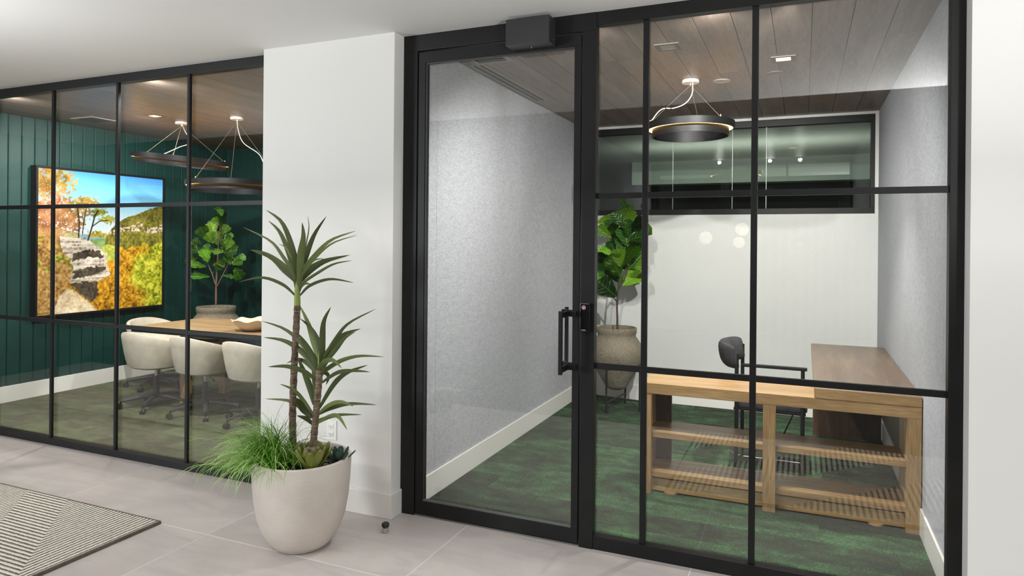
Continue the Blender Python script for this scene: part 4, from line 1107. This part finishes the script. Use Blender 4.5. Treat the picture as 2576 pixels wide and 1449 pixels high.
for si, (R, sc, of) in enumerate(((R1, S1, O1), (R2, S2, O2))):
    for i, (pts, wd) in enumerate(R):
        tip = rr.uniform(-.20, .16)
        root = ((738, 1120), (664, 790))[si]
        if pts[0][1] < (1010, 765)[si]: pts = [(root[0] + (pts[0][0] - root[0]) * .35, root[1] - (i % 4) * 14)] + list(pts)
        w3 = []
        for k, (a, b) in enumerate(pts):
            w3.append(ony(of[0] + a / sc, of[1] + b / sc, ystem[si] + tip * (k / (len(pts) - 1)) ** 1.3))
        dist = (w3[1] - EYEV).dot(FW)
        blade(w3, wd / sc / F_PX * dist * .92, 14, rr.uniform(-.25, .25)).build('leaf', 'dracaena_leaf', dr, True)
def trunk(pts, r, yy, green_top):
    w = [ony(a, b, yy) for a, b in pts]
    w[0] = Vector((w[0].x, w[0].y, .41))
    n = 44; path = []; rad = []
    for i in range(n + 1):
        t = i / n; path.append(bez(w, t)); rad.append(r * (1.06 - .12 * t) * (1.09 if i % 3 == 0 else .97))
    MB().tube(path, rad, 12).build('trunk', 'bark', dr, True)
    for i in range(2, n, 3):
        if rr.random() < .75:
            c = path[i]; MB().ring((c.x, c.y, c.z), rad[i] * .95, rad[i] * 1.12, -.0012, .0012, 16, Matrix.Rotation(rr.uniform(-.25, .25), 3, 'X')).build('leaf_scar', 'scar', dr)
    g = [ony(a, b, yy) for a, b in green_top]
    MB().tube(g, [r * .95, r * .85, r * .4], 10).build('stem_tip', 'green_stem', dr, True)
trunk([(738, 1140), (736, 1050), (739, 950), (744, 850), (748, 768)], .0185, ystem[0], [(748, 768), (748, 730), (751, 688)])
trunk([(784, 1170), (790, 1095), (798, 1010), (804, 940), (805, 915)], .0175, ystem[1], [(805, 925), (806, 900), (807, 872)])

# succulents
def succulent(label, x, y, z, n, ln, wd, spread, tip):
    t = thing('succulent', label, 'succulent', (x, y, z), 0, 'succulents in the planter')
    for i in range(n):
        ring = i / n; a = i * 2.39996; el = math.radians(80 - 62 * ring * spread); l = ln * (.75 + .25 * ring)
        dirv = Vector((math.cos(a) * math.cos(el), math.sin(a) * math.cos(el), math.sin(el)))
        side = dirv.cross(Vector((0, 0, 1))).normalized(); nrm = side.cross(dirv).normalized()
        P = []; base = Vector((x, y, z)) + dirv * .008
        for k, (tt, ww) in enumerate(((0, .35), (.3, .7), (.6, 1), (.82, .9), (.95, .5), (1, .08))):
            c = base + dirv * l * tt + nrm * (-.10 * l * tt + .22 * l * tt * tt)
            P.append([c - side * wd * ww * .5 + nrm * wd * .12, c - nrm * wd * .05, c + side * wd * ww * .5 + nrm * wd * .12])
        mb = MB().grid(P[:5]); bmesh.ops.solidify(mb.bm, geom=mb.bm.faces[:], thickness=.004)
        lf_ = mb.build('leaf', tip[0], t, True)
        mb = MB().grid(P[3:]); bmesh.ops.solidify(mb.bm, geom=mb.bm.faces[:], thickness=.0055); mb.build('leaf_tip', tip[1], lf_, True)
    return t
succulent('olive succulent rosette with mauve leaf tips at the planter rim', -2.30, 2.80, .425, 34, .17, .05, .62, ('succulent_leaf', 'succulent_tip'))
succulent('small blue-green succulent at the back right planter rim', -2.245, 2.945, .44, 18, .10, .03, .9, ('blue_leaf', 'blue_leaf'))

# ornamental grass: uncountable blades in one mesh
mb = MB(); sh = mb.bm.verts.layers.float.new('shade')
rg = random.Random(21)
for i in range(1150):
    a = rg.gauss(math.radians(205), 1.05); r0 = abs(rg.gauss(0, .07))
    base = Vector((PX - .115 + r0 * math.cos(rg.uniform(0, 6.3)), PY - .085 + r0 * math.sin(rg.uniform(0, 6.3)), .43))
    l = rg.uniform(.17, .38); el = math.radians(rg.uniform(15, 88)); droop = rg.uniform(.45, 1.5)
    hd = Vector((math.cos(a), math.sin(a), 0)); wd = rg.uniform(.0038, .0066)
    s0 = rg.random(); prev = None; c = base.copy(); e = el
    sd = Vector((-math.sin(a), math.cos(a), 0)); sd = (sd * .6 + RT * .6 + UP * rg.uniform(-.3, .3)).normalized()
    n = 7
    for k in range(n + 1):
        w_ = wd * (1 - (k / n) ** 2.2) + .0004
        v = [mb.bm.verts.new(c - sd * w_ * .5), mb.bm.verts.new(c + sd * w_ * .5)]
        for q in v: q[sh] = min(1, max(0, s0 * .8 + .2 * k / n))
        if prev: mb.bm.faces.new((prev[0], prev[1], v[1], v[0]))
        prev = v
        c = c + (hd * math.cos(e) + UP * math.sin(e)) * (l / n); e -= droop * (1.6 / n) * (k + 1) / n * 2.0
        dx, dy = c.x - PX, c.y - PY
        if math.hypot(dx, dy) < .25 and c.z < .45: c.z = .45
gr = mb.build('ornamental_grass', 'grass', None, 'raw')
tag(gr, 'bright green fine-bladed grass spilling over the left planter rim', 'grass'); gr['kind'] = 'stuff'

# torchieres added as unseen sources for the ceiling light
for (ux, uy, uz, up, lean), lab in zip(UPLIGHTS, ('added torchiere floor lamp, unseen left of the viewer', 'added torchiere floor lamp, unseen right of the viewer')):
    t = thing('added_floor_lamp', lab, 'floor lamp', (ux, uy, 0), 0, 'added torchiere floor lamps')
    MB().lathe([(.15, 0), (.15, .015), (.02, .03)], (ux, uy, 0), 32).build('base', 'black_metal', t, True)
    MB().cyl((ux, uy), .011, .02, uz - .10, 12).build('pole', 'black_metal', t, True)
    MB().lathe([(.02, uz - .11), (.10, uz - .085), (.17, uz - .03), (.20, uz + .01), (.196, uz + .01), (.165, uz - .025), (.10, uz - .075), (.001, uz - .09)], (ux, uy, 0), 32).build('bowl_shade', 'ring_black', t, True)

# globe lamps of the lobby, mirrored in the office glass
for q, (x, z, lab) in enumerate(((-1.54, 1.72, 'white globe lamp mirrored in the office glass, left of the pair'), (-.94, 1.865, 'white globe lamp mirrored in the office glass, upper of the pair'), (-.975, 1.645, 'white globe lamp mirrored in the office glass, lower of the pair'))):
    t = thing('globe_lamp', lab, 'pendant lamp', (x, -5.0 + .12 * q, z), 0, 'globe lamps of the lobby')
    mb = MB(); bmesh.ops.create_uvsphere(mb.bm, u_segments=24, v_segments=14, radius=.11 if q < 2 else .095); mb.build('globe', 'globe_glow', t, True, local=True)
    mb = MB().tube([(0, 0, .1), (0, 0, 3.6 - z)], .002, 6); mb.build('cord', 'black_metal', t, local=True)
